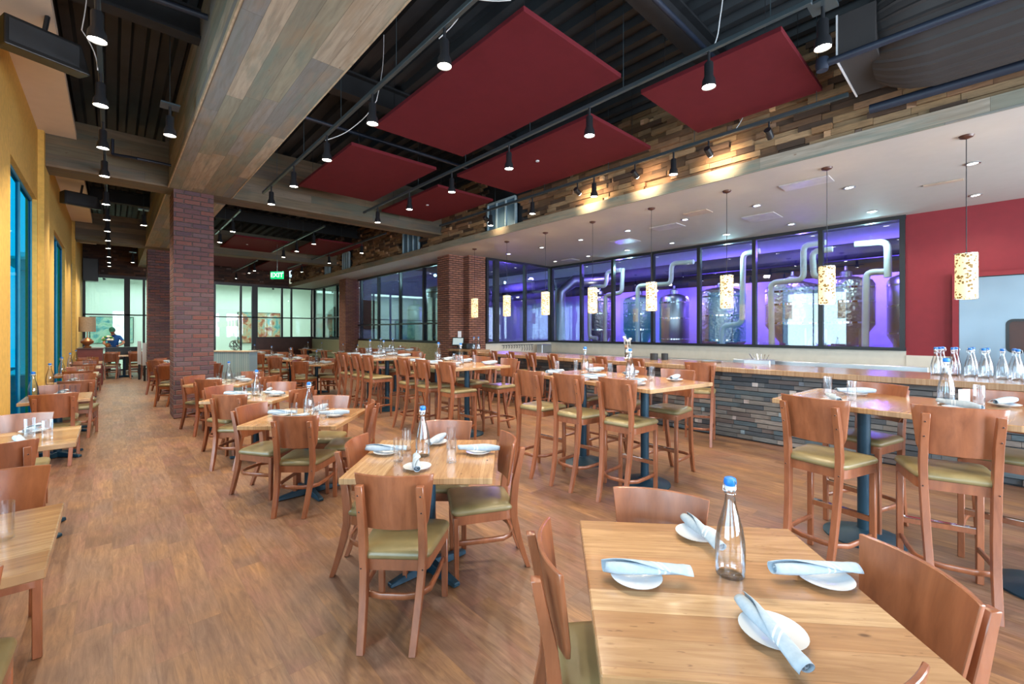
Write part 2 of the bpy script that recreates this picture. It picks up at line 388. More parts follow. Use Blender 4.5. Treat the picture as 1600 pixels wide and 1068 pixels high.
def struct(name, mb, mats, parent=None, label=None, **kw):
    o = link(name, mb.mesh(name, mats, **kw), parent)
    if not parent:
        o['kind'] = 'structure'
    if label: o['label'] = label
    return o
def empty(name, loc, rotz, label, cat, group=None):
    o = bpy.data.objects.new(name, None); COL.objects.link(o); o.location = loc; o.rotation_euler.z = rotz
    o.empty_display_size = 0.1
    return tag(o, label, cat, group)
PROTO = {}   # kind -> (root mesh or None, [(part name, mesh, [(sub-part name, mesh)])])
def place(kind, name, loc, rotz, label, cat, group=None):
    root, parts = PROTO[kind]
    o = bpy.data.objects.new(name, root); COL.objects.link(o); o.location = loc; o.rotation_euler.z = rotz
    tag(o, label, cat, group)
    for pn, me, subs in parts:
        p = bpy.data.objects.new(pn, me); COL.objects.link(p); p.parent = o
        for sn, sme in subs:
            q = bpy.data.objects.new(sn, sme); COL.objects.link(q); q.parent = p
    return o
ORD = ('first', 'second', 'third', 'fourth', 'fifth', 'sixth', 'seventh', 'eighth', 'ninth', 'tenth', 'eleventh', 'twelfth', 'thirteenth')

# ------------------------------------------------------------------ the room
XW, XF, XB, YE, ZD = -0.85, 6.48, 10.95, 23.5, 5.3      # left wall, soffit edge, bar back wall, end wall, deck
struct('floor', MB().box(-1.2, 11.2, -4.6, 24.2, -0.1, 0), ['floor_planks'])
# left wall with tall windows
ops = [(-3.2, -0.8), (-0.3, 2.1), (4.0, 6.4), (7.44, 9.79), (12.4, 15.1), (17.3, 19.8)]
wl = MB(); y = -4.6
for a, b in ops:
    wl.box(XW - 0.12, XW, y, a, 0, ZD); wl.box(XW - 0.12, XW, a, b, 3.6, ZD); wl.box(XW - 0.12, XW, a, b, 0, 0.12); y = b
wl.box(XW - 0.12, XW, y, YE, 0, ZD)
for yy in (9.86, 17.45): wl.box(XW, XW + 0.07, yy, yy + 0.75, 0, 4.7)
struct('wall_left', wl, ['yellow_wall'])
for i, (a, b) in enumerate(ops):
    yf = 0.16
    f = struct('window_%d' % (i + 1), MB().box(XW - 0.09, XW - 0.05, a, a + 0.03, 0.12, 3.6).box(XW - 0.09, XW - 0.05, b - 0.03, b, 0.12, 3.6).box(XW - 0.09, XW - 0.05, (a + b) / 2 - 0.02, (a + b) / 2 + 0.02, 0.12, 3.6).box(XW - 0.09, XW - 0.05, a, b, 0.12, 0.16).box(XW - 0.09, XW - 0.05, a, b, 3.56, 3.6), ['window_blue'])
    struct('pane', MB().box(XW - 0.075, XW - 0.065, a + 0.03, b - 0.03, 0.16, 3.56), ['window_pane' if a > 7 else 'side_pane'], f)
# back wall on the street side with big windows
wb = MB()
xs = [(-0.05, 2.25), (2.75, 5.05), (5.55, 7.85), (8.35, 10.65)]; x = XW
for a, b in xs:
    wb.box(x, a, -4.6, -4.4, 0, ZD); wb.box(a, b, -4.6, -4.4, 3.4, ZD); wb.box(a, b, -4.6, -4.4, 0, 0.4); x = b
wb.box(x, 11.2, -4.6, -4.4, 0, ZD)
struct('wall_front', wb, ['white_paint'])
for i, (a, b) in enumerate(xs):
    f = struct('window_%d' % (i + 7), MB().box(a, a + 0.05, -4.53, -4.47, 0.4, 3.4).box(b - 0.05, b, -4.53, -4.47, 0.4, 3.4).box((a + b) / 2 - 0.03, (a + b) / 2 + 0.03, -4.53, -4.47, 0.4, 3.4).box(a, b, -4.53, -4.47, 0.4, 0.46).box(a, b, -4.53, -4.47, 3.34, 3.4), ['black_metal'])
    struct('pane', MB().box(a + 0.05, b - 0.05, -4.505, -4.495, 0.46, 3.34), ['pane'], f)
# street outside
struct('ground', MB().box(-30, 30, -30, -4.62, -0.15, -0.05).box(-30, -1.2, -4.62, 30, -0.15, -0.05), ['asphalt'])
# corrugated metal deck ceiling
dk = MB(); prof = []; xx = -1.0
while xx < 7.0:
    prof += [(xx, ZD), (xx + 0.09, ZD), (xx + 0.12, ZD + 0.09), (xx + 0.24, ZD + 0.09)]; xx += 0.27
dk.rings([[(a, yy, zz) for a, zz in prof] for yy in (-4.6, YE + 0.5)], False, False, False)
struct('ceiling', dk, ['deck'])
struct('ceiling_slab', MB().box(-1.2, 11.2, -4.7, 24.2, ZD + 0.1, ZD + 0.3), ['bottom_black'])
# exposed joists
for i, yy in enumerate((2.4, 6.2, 13.0, 15.5, 20.6)):
    j = struct('trim_%d' % (i + 1), MB().box(-0.43, 6.6, yy - 0.09, yy + 0.09, ZD - 0.34, ZD - 0.31).box(-0.43, 6.6, yy - 0.012, yy + 0.012, ZD - 0.31, ZD).box(-0.43, 6.6, yy - 0.09, yy + 0.09, ZD - 0.03, ZD), ['dark_steel'])
# timber clad beams
struct('trim_6', MB().box(0.75, 1.71, -4.4, 10.0, 4.2, ZD).box(0.75, 1.71, 10.55, 17.4, 4.2, ZD).box(0.75, 1.71, 17.95, 23.3, 4.2, ZD), ['planks_y'])
struct('trim_7', MB().box(-0.78, XF + 0.1, 10.0, 10.55, 4.2, 5.0).box(0.7, XF + 0.1, 10.0, 10.55, 5.0, ZD), ['planks_x'])
struct('trim_8', MB().box(-0.78, XF + 0.1, 17.4, 17.95, 4.2, 5.0), ['planks_x'])
plain('bright_trim', (0.42, 0.33, 0.23), 0.7, var=0.2, scale=12)
struct('trim_9', MB().box(0.735, 0.75, -4.4, 10.0, 4.19, 4.235).box(1.71, 1.725, -4.4, 10.0, 4.19, 4.235).box(0.735, 0.75, 10.55, 17.4, 4.19, 4.235), ['bright_trim'])
# white strip along the left wall
struct('ceiling_strip', MB().box(XW, -0.43, -4.4, 9.98, 4.7, 4.8).box(XW, -0.43, 10.56, 17.38, 4.7, 4.8).box(XW, -0.43, 17.97, 21.6, 4.7, 4.8), ['white_strip_lit'])
# soffit over the bar: white ceiling and timber fascia
sf = MB().box(XF, 11.2, -4.4, 10.0, 3.77, 3.87).box(XF, 7.65, 10.0, YE, 3.77, 3.87)
struct('ceiling_soffit', sf, ['white_paint'])
struct('trim_10', MB().box(XF - 0.03, XF, -4.4, YE, 3.77, 3.935).box(XF, XF + 0.12, -4.4, YE, 3.90, 3.935), ['planks_y'])
# block clad wall above the fascia and above the end glazing
def blocks(name, u0, u1, z0, z1, rows, pos, axis, cols, wmin, wmax, depth, skip=(), gap=0.004):
    mb = MB(); rng = random.Random(name)
    h = (z1 - z0) / rows
    for r in range(rows):
        u = u0 - rng.random() * wmin; za, zb = z0 + r * h, z0 + (r + 1) * h - gap
        while u < u1:
            wd = rng.uniform(wmin, wmax)
            if rng.random() < 0.16: wd = h * rng.uniform(0.8, 1.3)
            a, b = max(u, u0), min(u + wd - 0.003, u1); u += wd
            if b - a < 0.01: continue
            if any(a < s1 and b > s0 for s0, s1 in skip): continue
            d = rng.uniform(0.25, 1) * depth; c = rng.choice(cols); k = rng.uniform(0.75, 1.2); c = tuple(q * k for q in c)
            if wd < h * 1.4 and rng.random() < 0.6: c = tuple(min(1, q * 2.4 + 0.05) for q in c)
            if axis == 'x-': mb.box(pos - d, pos + 0.02, a, b, za, zb, c)
            else: mb.box(a, b, pos - d, pos + 0.02, za, zb, c)
    return struct(name, mb, ['blocks'])
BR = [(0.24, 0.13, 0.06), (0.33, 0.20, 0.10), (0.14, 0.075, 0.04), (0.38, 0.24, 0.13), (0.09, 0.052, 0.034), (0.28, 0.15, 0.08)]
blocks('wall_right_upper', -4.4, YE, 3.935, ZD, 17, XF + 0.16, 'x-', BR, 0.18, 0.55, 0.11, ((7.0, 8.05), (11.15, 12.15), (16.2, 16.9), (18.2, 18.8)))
struct('wall_right_upper_back', MB().box(XF + 0.18, XF + 0.3, -4.4, YE, 3.88, ZD), ['dark_steel'])
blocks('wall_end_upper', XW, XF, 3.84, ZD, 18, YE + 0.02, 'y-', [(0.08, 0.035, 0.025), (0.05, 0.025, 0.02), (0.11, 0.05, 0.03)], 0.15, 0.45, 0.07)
# louvred vents in the block wall
plain('vent_blue', (0.10, 0.19, 0.28), 0.35, 0.2, var=0.05)
plain('vent_edge', (0.35, 0.48, 0.55), 0.4)
for i, (a, b) in enumerate(((7.05, 8.0), (11.2, 12.1), (16.25, 16.85), (18.25, 18.75))):
    o = tag(link('transfer_grille', MB().box(XF + 0.10, XF + 0.15, a, b, 3.94, 4.58).mesh('grille', ['vent_blue'])), 'blue grey wall grille set in the block wall, %s from the bar end' % ORD[i], 'grille', 'grilles in the block wall')
    link('frame', (lambda m: [m.box(XF + 0.06, XF + 0.12, yy - 0.012, yy + 0.012, 3.94, 4.58) for yy in (a, (2 * a + b) / 3, (a + 2 * b) / 3, b)] and m)(MB().box(XF + 0.06, XF + 0.12, a, b, 4.56, 4.60)).mesh('gframe', ['vent_edge']), o)
# brick columns
struct('column_1', MB().box(0.82, 1.43, 10.03, 10.75, 0, 4.2), ['brick'])
struct('column_2', MB().box(0.82, 1.43, 18.0, 18.7, 0, 4.2), ['brick'])
struct('column_3', MB().box(7.0, 7.58, 10.27, 10.87, 0, 3.77).box(7.5, 8.1, 10.0, 10.3, 0, 3.77), ['brick_warm'])
struct('column_4', MB().box(7.09, 7.67, 17.9, 18.6, 0, 3.77), ['brick_warm'])
# glazed partitions
def glazing(name, a0, a1, z0, z1, pos, axis, mull, rails=(), t=0.05, pane='pane', wide=()):
    mb = MB()
    def bar(u0, u1, za, zb):
        if axis == 'x': mb.box(pos - t / 2, pos + t / 2, u0, u1, za, zb)
        else: mb.box(u0, u1, pos - t / 2, pos + t / 2, za, zb)
    bar(a0, a1, z0, z0 + 0.06); bar(a0, a1, z1 - 0.07, z1)
    for m_ in mull: hw = 0.09 if m_ in wide else 0.04; bar(m_ - hw, m_ + hw, z0 + 0.06, z1 - 0.07)
    for r in rails: bar(a0, a1, r - 0.025, r + 0.025)
    o = struct(name, mb, ['black_metal'])
    es = sorted(set([a0] + list(mull) + [a1]))
    for u0, u1 in zip(es, es[1:]):
        if u1 - u0 < 0.12: continue
        pm = MB()
        if axis == 'x': pm.box(pos - 0.005, pos + 0.005, u0 + 0.02, u1 - 0.02, z0 + 0.05, z1 - 0.06)
        else: pm.box(u0 + 0.02, u1 - 0.02, pos - 0.005, pos + 0.005, z0 + 0.05, z1 - 0.06)
        struct('pane', pm, [pane], o)
    return o
glazing('window_11', 1.03, 10.0, 1.23, 3.77, XB, 'x', (1.08, 2.36, 3.64, 4.93, 6.21, 7.5, 8.68, 9.95), t=0.12)
glazing('window_12', 8.1, 10.95, 1.23, 3.77, 10.0, 'y', (8.15, 8.51, 9.72, 10.9), t=0.10, wide=(8.51,))
glazing('window_13', 10.87, 17.9, 1.23, 3.77, 7.65, 'x', (10.95, 12.67, 14.29, 16.03, 17.63), (1.85,), t=0.10)
glazing('window_14', 18.6, YE, 1.23, 3.77, 7.65, 'x', (18.7, 20.29, 22.03, 23.4), (2.25,), t=0.10, pane='gallery_pane')
glazing('window_15', XW, 4.97, 0.02, 3.77, YE, 'y', (XW + 0.04, 0.43, 0.95, 3.38, 4.4, 4.93), (2.25,), t=0.12, pane='gallery_pane', wide=(0.43, 4.93))
glazing('window_16', 4.97, 7.62, 1.26, 3.77, YE, 'y', (5.05, 6.15, 6.58, 7.55), (2.25,), t=0.10, pane='gallery_pane')
struct('wall_end', MB().box(4.97, 7.7, YE - 0.05, YE + 0.05, 0, 1.26).box(XW, XF, YE + 0.03, YE + 0.15, 3.77, ZD), ['dark_wood'])
struct('wall_right_low', MB().box(7.65, 7.75, 10.3, YE, 0, 1.23), ['dark_wood'])
struct('wall_bar', MB().box(XB, XB + 0.15, -4.4, 1.03, 0, 3.77).box(XB, XB + 0.15, 1.03, 1.08, 1.23, 3.77), ['red_wall'])
struct('wall_splash', MB().box(XB - 0.02, XB + 0.15, 1.03, 10.0, 0, 1.23).box(XB - 0.03, XB - 0.001, -4.4, 1.03, 0, 1.15).box(8.1, XB, 9.98, 10.1, 0, 1.23), ['cream'])
# stainless kitchen door
d = struct('door_1', MB().box(XB - 0.05, XB - 0.005, -1.0, 0.34, 0, 2.52), ['door_steel'], bevel=0.004)
def rrect(y0, y1, z0, z1, r, n=5):
    pts = []
    for cy, cz, a0 in ((y1 - r, z1 - r, 0), (y0 + r, z1 - r, 90), (y0 + r, z0 + r, 180), (y1 - r, z0 + r, 270)):
        for k in range(n + 1): a = R(a0 + 90 * k / n); pts.append((cy + r * math.cos(a), cz + r * math.sin(a)))
    return pts
o_, i_ = rrect(-0.66, -0.20, 1.24, 1.80, 0.09), rrect(-0.62, -0.24, 1.28, 1.76, 0.06)
struct('window_frame', MB().rings([[(XB - 0.06, a, b) for a, b in i_], [(XB - 0.075, a, b) for a, b in i_], [(XB - 0.075, a, b) for a, b in o_], [(XB - 0.05, a, b) for a, b in o_]], True, False, False), ['plastic_black'], d)
struct('pane', MB().rings([[(XB - 0.055, a, b) for a, b in i_], [(XB - 0.06, a, b) for a, b in i_]]), ['dark_wood'], d)
struct('trim_11', MB().box(XB - 0.09, XB, 0.34, 0.42, 0, 2.6).box(XB - 0.09, XB, -1.1, 0.34, 2.53, 2.6), ['red_wall'])
struct('trim_12', MB().box(XB - 0.06, XB, 0.335, 0.345, 0, 2.53).box(XB - 0.06, XB, -1.0, 0.34, 2.52, 2.532), ['black_metal'])
# brewery hall behind the glass
struct('brewery_floor', MB().box(7.8, 16.5, 10.1, 22.0, -0.05, 0).box(11.15, 16.5, -1.0, 10.1, -0.05, 0), ['brew_floor'])
struct('brewery_wall_back', MB().box(16.0, 16.2, -1.0, 22, 0, 5.0), ['brew_wall'])
struct('brewery_wall_end', MB().box(7.8, 16.2, 19.2, 19.4, 0, 5.0), ['brew_wall'])
struct('brewery_wall_side', MB().box(11.1, 16.2, -0.2, 0.0, 0, 5.0), ['brew_wall'])
struct('brewery_ceiling', MB().box(7.76, 16.2, 10.1, 19.4, 4.6, 4.7).box(11.1, 16.2, -0.2, 10.1, 4.6, 4.7), ['brew_dark'])
struct('brewery_bulkhead', MB().box(11.15, 12.2, 0, 10.0, 3.95, 4.6), ['brew_wall'])
for i, zz in enumerate((3.55, 3.25, 3.75)):
    tag(link('ventilation_duct', MB().tube([(13.3 + i * 0.9, -0.1, zz), (13.3 + i * 0.9, 19.0, zz)], 0.2, 12).mesh('bduct', ['brew_dark'], 40)), ('dark round duct under the brewery ceiling nearest the bar glass', 'dark round duct in the middle of the brewery ceiling', 'dark round duct furthest back under the brewery ceiling')[i], 'duct')
for i in range(7):
    tag(link('ceiling_light', MB().lathe([(0.07, 0), (0.07, 0.05)], 12, (12.6 + (i % 2) * 1.6, 1.2 + i * 1.35, 3.0)).mesh('blight', ['downlight_lens'])), 'small bright hanging light in the purple brewery, %s from the red wall' % ORD[i], 'light', 'brewery ceiling lights')
# gallery beyond the end wall
struct('gallery_wall_back', MB().box(-3, 11, 28, 28.2, 0, 5), ['gallery_white'])
struct('gallery_wall_left', MB().box(-1.6, -1.4, YE + 0.1, 28, 0, 5), ['gallery_white'])
struct('gallery_wall_right', MB().box(9.0, 9.2, 19.4, 28, 0, 5), ['gallery_white'])
struct('gallery_floor', MB().box(-3, 11, YE + 0.7, 28, -0.05, 0).box(7.8, 9.0, 19.4, 28, -0.04, 0.005), ['counter_white'])
struct('gallery_ceiling', MB().box(-3, 11, YE + 0.12, 28, 4.2, 4.3).box(7.8, 9.0, 19.4, 24, 4.15, 4.2), ['gallery_white'])
PA = (('abstract_painting', -0.76, 0.72, 1.05, 2.25, 'painting_teal', 'large teal abstract painting on the gallery wall behind the person'),
      ('abstract_painting', 5.11, 7.2, 0.95, 2.62, 'painting_multi', 'colourful red and teal abstract painting on the gallery wall'))
for nm, x0, x1, z0, z1, mt, lb in PA: 
    o = tag(link(nm, MB().box(x0, x1, 27.9, 27.99, z0, z1).mesh(nm, [mt])), lb, 'painting')
    link('frame', MB().box(x0 - 0.03, x1 + 0.03, 27.93, 27.995, z0 - 0.03, z0).box(x0 - 0.03, x1 + 0.03, 27.93, 27.995, z1, z1 + 0.03).box(x0 - 0.03, x0, 27.93, 27.995, z0, z1).box(x1, x1 + 0.03, 27.93, 27.995, z0, z1).mesh('pf', ['dark_steel']), o)
tag(link('gallery_bench', MB().box(-0.9, 1.2, 25.4, 26.0, 0.75, 0.85).box(-0.85, -0.75, 25.45, 25.95, 0, 0.75).box(1.05, 1.15, 25.45, 25.95, 0, 0.75).mesh('gb', ['ceramic'], bevel=0.01)), 'long white bench table in front of the teal painting', 'table')
for k, xx in enumerate((-0.3, 5.2, 6.1)):
    tag(link('gallery_spotlight', MB().cyl((xx, 25, 4.2), (xx, 25, 3.95), 0.02).tube([(xx, 25, 3.98), (xx + 0.05, 25.05, 3.75)], 0.05, 10).mesh('gs', ['black_metal'])), ('small black gallery spotlight above the person', 'black gallery spotlight left of the pair by the painting', 'black gallery spotlight right of the pair by the painting')[k], 'light', 'gallery spotlights')
# copper vessels seen through the far right glass
for k, (xx, yy, zz) in enumerate(((8.3, 19.9, 1.5), (8.3, 21.2, 1.5), (8.35, 22.5, 1.5))):
    o = tag(link('copper_vessel', MB().lathe([(0.02, 1.35), (0.10, 1.30), (0.30, 1.1), (0.36, 0.9), (0.36, 0.3), (0.25, 0.08), (0.05, 0)], 20, (xx, yy, zz)).mesh('cv', ['copper'], 40)), 'copper brewing vessel behind the far glass, %s from the brick column' % ORD[k], 'tank', 'copper vessels')
    link('stand', MB().lathe([(0.32, 0), (0.30, 1.6)], 10, (xx, yy, 0)).mesh('cs', ['dark_steel']), o)
# ------------------------------------------------------------------ brewery tanks and pipes
def tank(x, y, r, ztop, cone, label, jacket=True):
    o = empty('fermentation_tank', (x, y, 0), 0, label, 'tank', 'stainless tanks in the brewery')
    b = link('body', MB().lathe([(0.06, cone - 0.75), (r, cone), (r, ztop - 0.12), (r * 0.9, ztop - 0.02), (r * 0.4, ztop + 0.07), (0.1, ztop + 0.09)], 32).mesh('tankbody', ['tank_steel' if jacket else 'steel'], 35), o)
    for zz in (cone + 0.05, (cone + ztop) / 2, ztop - 0.2):
        link('band', MB().lathe([(r + 0.001, -0.02), (r + 0.012, -0.02), (r + 0.012, 0.02), (r + 0.001, 0.02)], 32, (0, 0, zz), False, False).mesh('band', ['chrome'], 35), b)
    link('manway', MB().lathe([(0.12, ztop + 0.06), (0.12, ztop + 0.2), (0.04, ztop + 0.24), (0.03, ztop + 0.34)], 14).mesh('mw', ['steel'], 35), o)
    for k in range(4):
        a = R(45 + 90 * k); link('leg', MB().cyl((r * .85 * math.cos(a), r * .85 * math.sin(a), 0), (r * .85 * math.cos(a), r * .85 * math.sin(a), cone), 0.04, 8).mesh('tl', ['steel'], 40), o)
for x, y, r, zt, cn, lb, jk in ((13.0, 3.42, 0.62, 2.80, 1.75, 'broad dimpled tank with a cone base right of the glass middle', True), (13.0, 2.3, 0.55, 2.82, 1.75, 'steel tank with a cone base nearest the red wall', True),
        (13.4, 1.15, 0.45, 2.85, 1.5, 'shaded brown steel tank at the edge by the red wall', False), (13.0, 5.2, 0.62, 2.78, 1.3, 'tall dimpled tank at the middle of the bar glass', True),
        (13.2, 6.75, 0.45, 2.70, 1.3, 'narrow steel tank left of the tall dimpled tank', False), (13.0, 7.9, 0.5, 2.72, 1.6, 'steel tank with cone base behind the bent white pipes', True),
        (13.1, 9.55, 0.45, 2.85, 1.6, 'steel tank behind the white pipes nearest the glass corner', True), (9.6, 14.6, 0.62, 3.3, 1.3, 'big bright tank behind the dining banquette window', True), (9.6, 12.3, 0.5, 3.1, 1.2, 'steel tank behind the banquette window beside the brick column', True), (9.7, 16.8, 0.35, 2.7, 1.0, 'slim steel tank at the far banquette window', False)):
    tank(x, y, r, zt, cn, lb, jk)
tag(link('steel_duct', MB().tube([(11.9, 10.45, 0), (11.9, 10.45, 3.0), (12.3, 10.1, 3.4), (13.5, 9.0, 3.5)], 0.22, 16).mesh('sd', ['steel'], 40)), 'vertical shiny round duct behind the glass corner', 'duct')
def bent(pts, r=0.07):
    out = [Vector(pts[0])]
    for i in range(1, len(pts) - 1):
        p, a, b = Vector(pts[i]), Vector(pts[i - 1]), Vector(pts[i + 1])
        q = min(0.14, (a - p).length * 0.45, (b - p).length * 0.45); A = p + (a - p).normalized() * q; B = p + (b - p).normalized() * q
        for k in range(5): t = k / 4; out.append(A * (1 - t) ** 2 + p * 2 * t * (1 - t) + B * t * t)
    out.append(Vector(pts[-1])); return out
PIPES = [([(3.74, 3.55), (4.12, 3.53), (4.15, 1.79), (4.62, 1.73), (4.65, 1.15)], 'white lagged pipe stepping left in front of the tall dimpled tank'),
         ([(2.42, 3.56), (2.84, 3.56), (2.84, 2.78), (3.51, 2.76), (3.47, 1.15)], 'long white pipe stepping down left of the broad dimpled tank'),
         ([(2.30, 3.4), (2.68, 3.4), (2.65, 2.83), (2.45, 2.81)], 'short white pipe hanging beside the long stepped pipe'),
         ([(1.92, 3.45), (1.38, 3.43), (1.38, 2.7)], 'white pipe turning down at the top near the red wall'),
         ([(1.41, 2.82), (1.73, 2.84), (1.76, 1.15)], 'vertical white pipe with a top elbow near the red wall'),
         ([(5.45, 3.5), (6.08, 3.53), (6.11, 2.95), (7.18, 2.97), (7.18, 1.15)], 'long white stepped pipe left of the glass middle'),
         ([(7.79, 3.52), (8.32, 3.52), (8.35, 3.06), (9.01, 3.08), (9.01, 1.38), (8.7, 1.37)], 'white stepped pipe furthest left behind the bar glass'),
         ([(7.74, 3.57), (7.78, 2.8), (8.39, 2.77), (8.42, 1.2)], 'white stepped pipe second from the glass corner')]
for k, (pp, lb) in enumerate(PIPES):
    tag(link('insulated_pipe', MB().tube(bent([(11.6 + 0.03 * k, a, 0.0 if b < 1.3 else b) for a, b in pp]), 0.065, 12).mesh('ip', ['white_pipe'], 50)), lb, 'pipe', 'white brewery pipes')
tag(link('brewery_notice_board', MB().box(8.3, 9.2, 19.1, 19.18, 1.7, 3.0).mesh('nb', ['brick_warm'])), 'brown framed board on the brewery end wall', 'board')
# ------------------------------------------------------------------ ceiling things
for (x0, x1, y0, y1), lb in (((2.65, 4.15, 2.74, 5.70), 'largest red ceiling panel above the square tables'), ((4.6, 6.1, 3.5, 6.5), 'long red ceiling panel right of the largest one beside the block wall'), ((4.6, 6.1, 1.3, 2.77), 'square red ceiling panel nearest the black duct'),
        ((2.65, 4.15, 6.47, 9.0), 'red ceiling panel just before the timber cross beam on the aisle side'), ((4.65, 6.05, 7.2, 9.6), 'red ceiling panel just before the cross beam beside the wall grille'), ((2.65, 4.15, 15.0, 17.3), 'red ceiling panel behind the first brick column'),
        ((4.65, 6.1, 13.9, 16.7), 'red ceiling panel beyond the cross beam beside the block wall'), ((2.65, 4.15, 19.0, 22.3), 'red ceiling panel over the host stand end'), ((4.65, 6.1, 18.4, 22.6), 'furthest red ceiling panel behind the exit sign')):
    o = tag(link('acoustic_panel', MB().box(x0, x1, y0, y1, 4.4, 4.45).mesh('ap', ['red_panel'], bevel=0.004)), lb, 'ceiling panel', 'red ceiling panels')
    hw = MB().cyl((0, 0, 4.45), (0, 0, 5.3), 0.004, 5).mesh('hw', ['black_metal'])
    for a in (x0 + 0.2, x1 - 0.2):
        for b in (y0 + 0.2, y1 - 0.2): link('hanging_wire', hw, o, (a, b, 0))
    if (x0, y0) in ((4.6, 3.5), (4.65, 7.2), (2.65, 15.0)): link('sprinkler', MB().lathe([(0.03, 0), (0.03, -0.015)], 12, ((x0 + x1) / 2 - 0.2, (y0 + y1) / 2, 4.4)).mesh('spr', ['ceramic']), o)
def headproto(name, tilt, lens):
    body = MB().tube([(0, 0, 0.05), (0, 0, -0.06)], 0.014, 8)
    can = MB().lathe([(0.034, -0.06), (0.040, -0.07), (0.040, -0.19), (0.058, -0.225), (0.064, -0.290), (0.059, -0.290), (0.056, -0.275)], 18, capB=False)
    ln = MB().lathe([(0.058, -0.281), (0.001, -0.284)], 18, capA=False)
    PROTO[name] = (None, [('stem', body.mesh(name + 's', ['black_metal'], 40), []), ('housing', can.mesh(name + 'h', ['black_metal'], 40), []), ('lens', ln.mesh(name + 'l', [lens]), [])])
headproto('head', 0, 'lamp_lens')
def track(x, y0, y1, z, heads, lbl, hl, sub=None, heads_x=None, power=1.0, wires=True):
    o = tag(link('lighting_track', MB().box(x - 0.02, x + 0.02, y0, y1, z, z + 0.045).mesh('tr', ['track_metal'], bevel=0.004)), lbl, 'light track', 'ceiling light tracks')
    yy = y0 + 0.3; wme = MB().cyl((0, 0, z + 0.04), (0, 0, ZD + 0.004), 0.004, 5).mesh('sw', ['track_metal'])
    while yy < y1: link('suspension_wire', wme, o, (x, yy, 0)); yy += 1.45
    for k, yh in enumerate(heads):
        h = place('head', 'track_spotlight', (x, yh, z - 0.04), 0, hl(k), 'spotlight', 'black track spotlights')
        light('SPOT', 'track_beam', (0, 0, -0.31), TRACK_W * power, (1.0, 0.86, 0.66), angle=125, blend=0.9, parent=h, soft=0.04)
track(2.12, -0.6, 9.35, 4.22, [0.4, 1.8, 3.18, 4.6, 5.99, 7.44, 8.77], 'long light track beside the timber beam above the square tables', lambda k: 'black spotlight beside the long timber beam, %s from the cross beam' % ORD[6 - k])
track(4.13, 0.95, 9.4, 4.22, [1.77, 3.16, 4.57, 5.98, 7.37, 8.71], 'middle light track crossing the red panels', lambda k: 'black spotlight on the middle track, %s from the cross beam' % ORD[5 - k])
track(6.06, 1.05, 9.3, 4.22, [3.11, 4.54, 6.02, 7.3], 'light track running close to the block wall', lambda k: 'black spotlight close to the block wall, %s from the duct end' % ORD[k], power=1.3)
track(-0.09, 3.3, 21.5, 4.22, [4.75, 6.10, 7.5, 8.85, 10.8, 12.3, 13.7, 15.1, 16.5, 18.4, 19.9, 21.0], 'long light track over the window tables', lambda k: 'black spotlight in the line over the window tables, %s back along the track' % ORD[k])
track(2.12, 11.4, 14.6, 4.3, [12.2, 13.9], 'short light track behind the first brick column', lambda k: 'black spotlight on the short track behind the brick column, %s' % ('front one', 'rear one')[k])
track(4.05, 11.6, 16.6, 4.3, [12.44, 13.92, 15.3], 'light track beyond the cross beam over the square tables', lambda k: 'black spotlight beyond the cross beam over the second dining row, %s back' % ORD[k])
track(5.6, 11.3, 20.5, 4.3, [12.9, 15.6, 18.6], 'far light track beside the block wall above the banquette', lambda k: 'black spotlight above the banquette side tables, %s back' % ORD[k])
track(3.95, 18.2, 22.8, 4.2, [18.7, 19.6, 22.0], 'furthest light track above the host stand end', lambda k: 'black spotlight on the furthest track near the exit sign, %s back' % ORD[k])
for k, (x, y) in enumerate(((0.5, 6.54), (0.5, 12.5), (0.5, 19.5), (4.28, 0.91))):
    h = place('head', 'mono_spotlight', (x, y, 4.2), 0, ('single black spotlight on wires left of the timber beam', 'single black spotlight hanging left of the first brick column', 'single black spotlight hanging left of the second column', 'large lit spotlight under a square canopy near the black duct')[k], 'spotlight', 'single hanging spotlights')
    link('canopy', MB().box(-0.09, 0.09, -0.09, 0.09, 0.05, 0.07).cyl((0, 0, 0.06), (0, 0, ZD - 4.13), 0.012 if k == 3 else 0.004, 6).mesh('cn', ['track_metal']), h)
    light('SPOT', 'track_beam', (0, 0, -0.31), TRACK_W, (1.0, 0.86, 0.66), angle=125, blend=0.9, parent=h, soft=0.04)
# wall washers on the track by the blocks, aimed at the block wall
def washer(y, lit, label, watt=32):
    h = empty('aimed_spotlight', (6.06, y, 4.2), 0, label, 'spotlight', 'aimed wall spotlights')
    link('stem', MB().cyl((0, 0, 0.03), (0, 0, -0.12), 0.012, 8).mesh('ws', ['black_metal']), h)
    b = link('housing', MB().tube([(-0.06, 0, -0.10), (0.06, 0, -0.16)], 0.042, 16).mesh('wh', ['black_metal'], 40), h)
    if lit:
        link('lens', MB().tube([(0.061, 0, -0.1605), (0.066, 0, -0.163)], 0.036, 16).mesh('wl', ['lamp_lens']), h)
        light('SPOT', 'wall_beam', (0.085, 0, -0.17), watt, (1.0, 0.74, 0.44), (0, R(-84), 0), angle=110, blend=1.0, parent=h, soft=0.03)
washer(1.85, False, 'unlit adjustable black spotlight near the black duct'); washer(7.45, True, 'spotlight aimed at the blue wall grille', 8)
washer(4.9, True, 'added spotlight washing the block wall with warm light')  # this and the next two are extra lamps added to brighten the blocks
washer(3.75, True, 'added spotlight washing the block wall near the square panel')
washer(2.6, True, 'added spotlight washing the block wall beside the square panel')
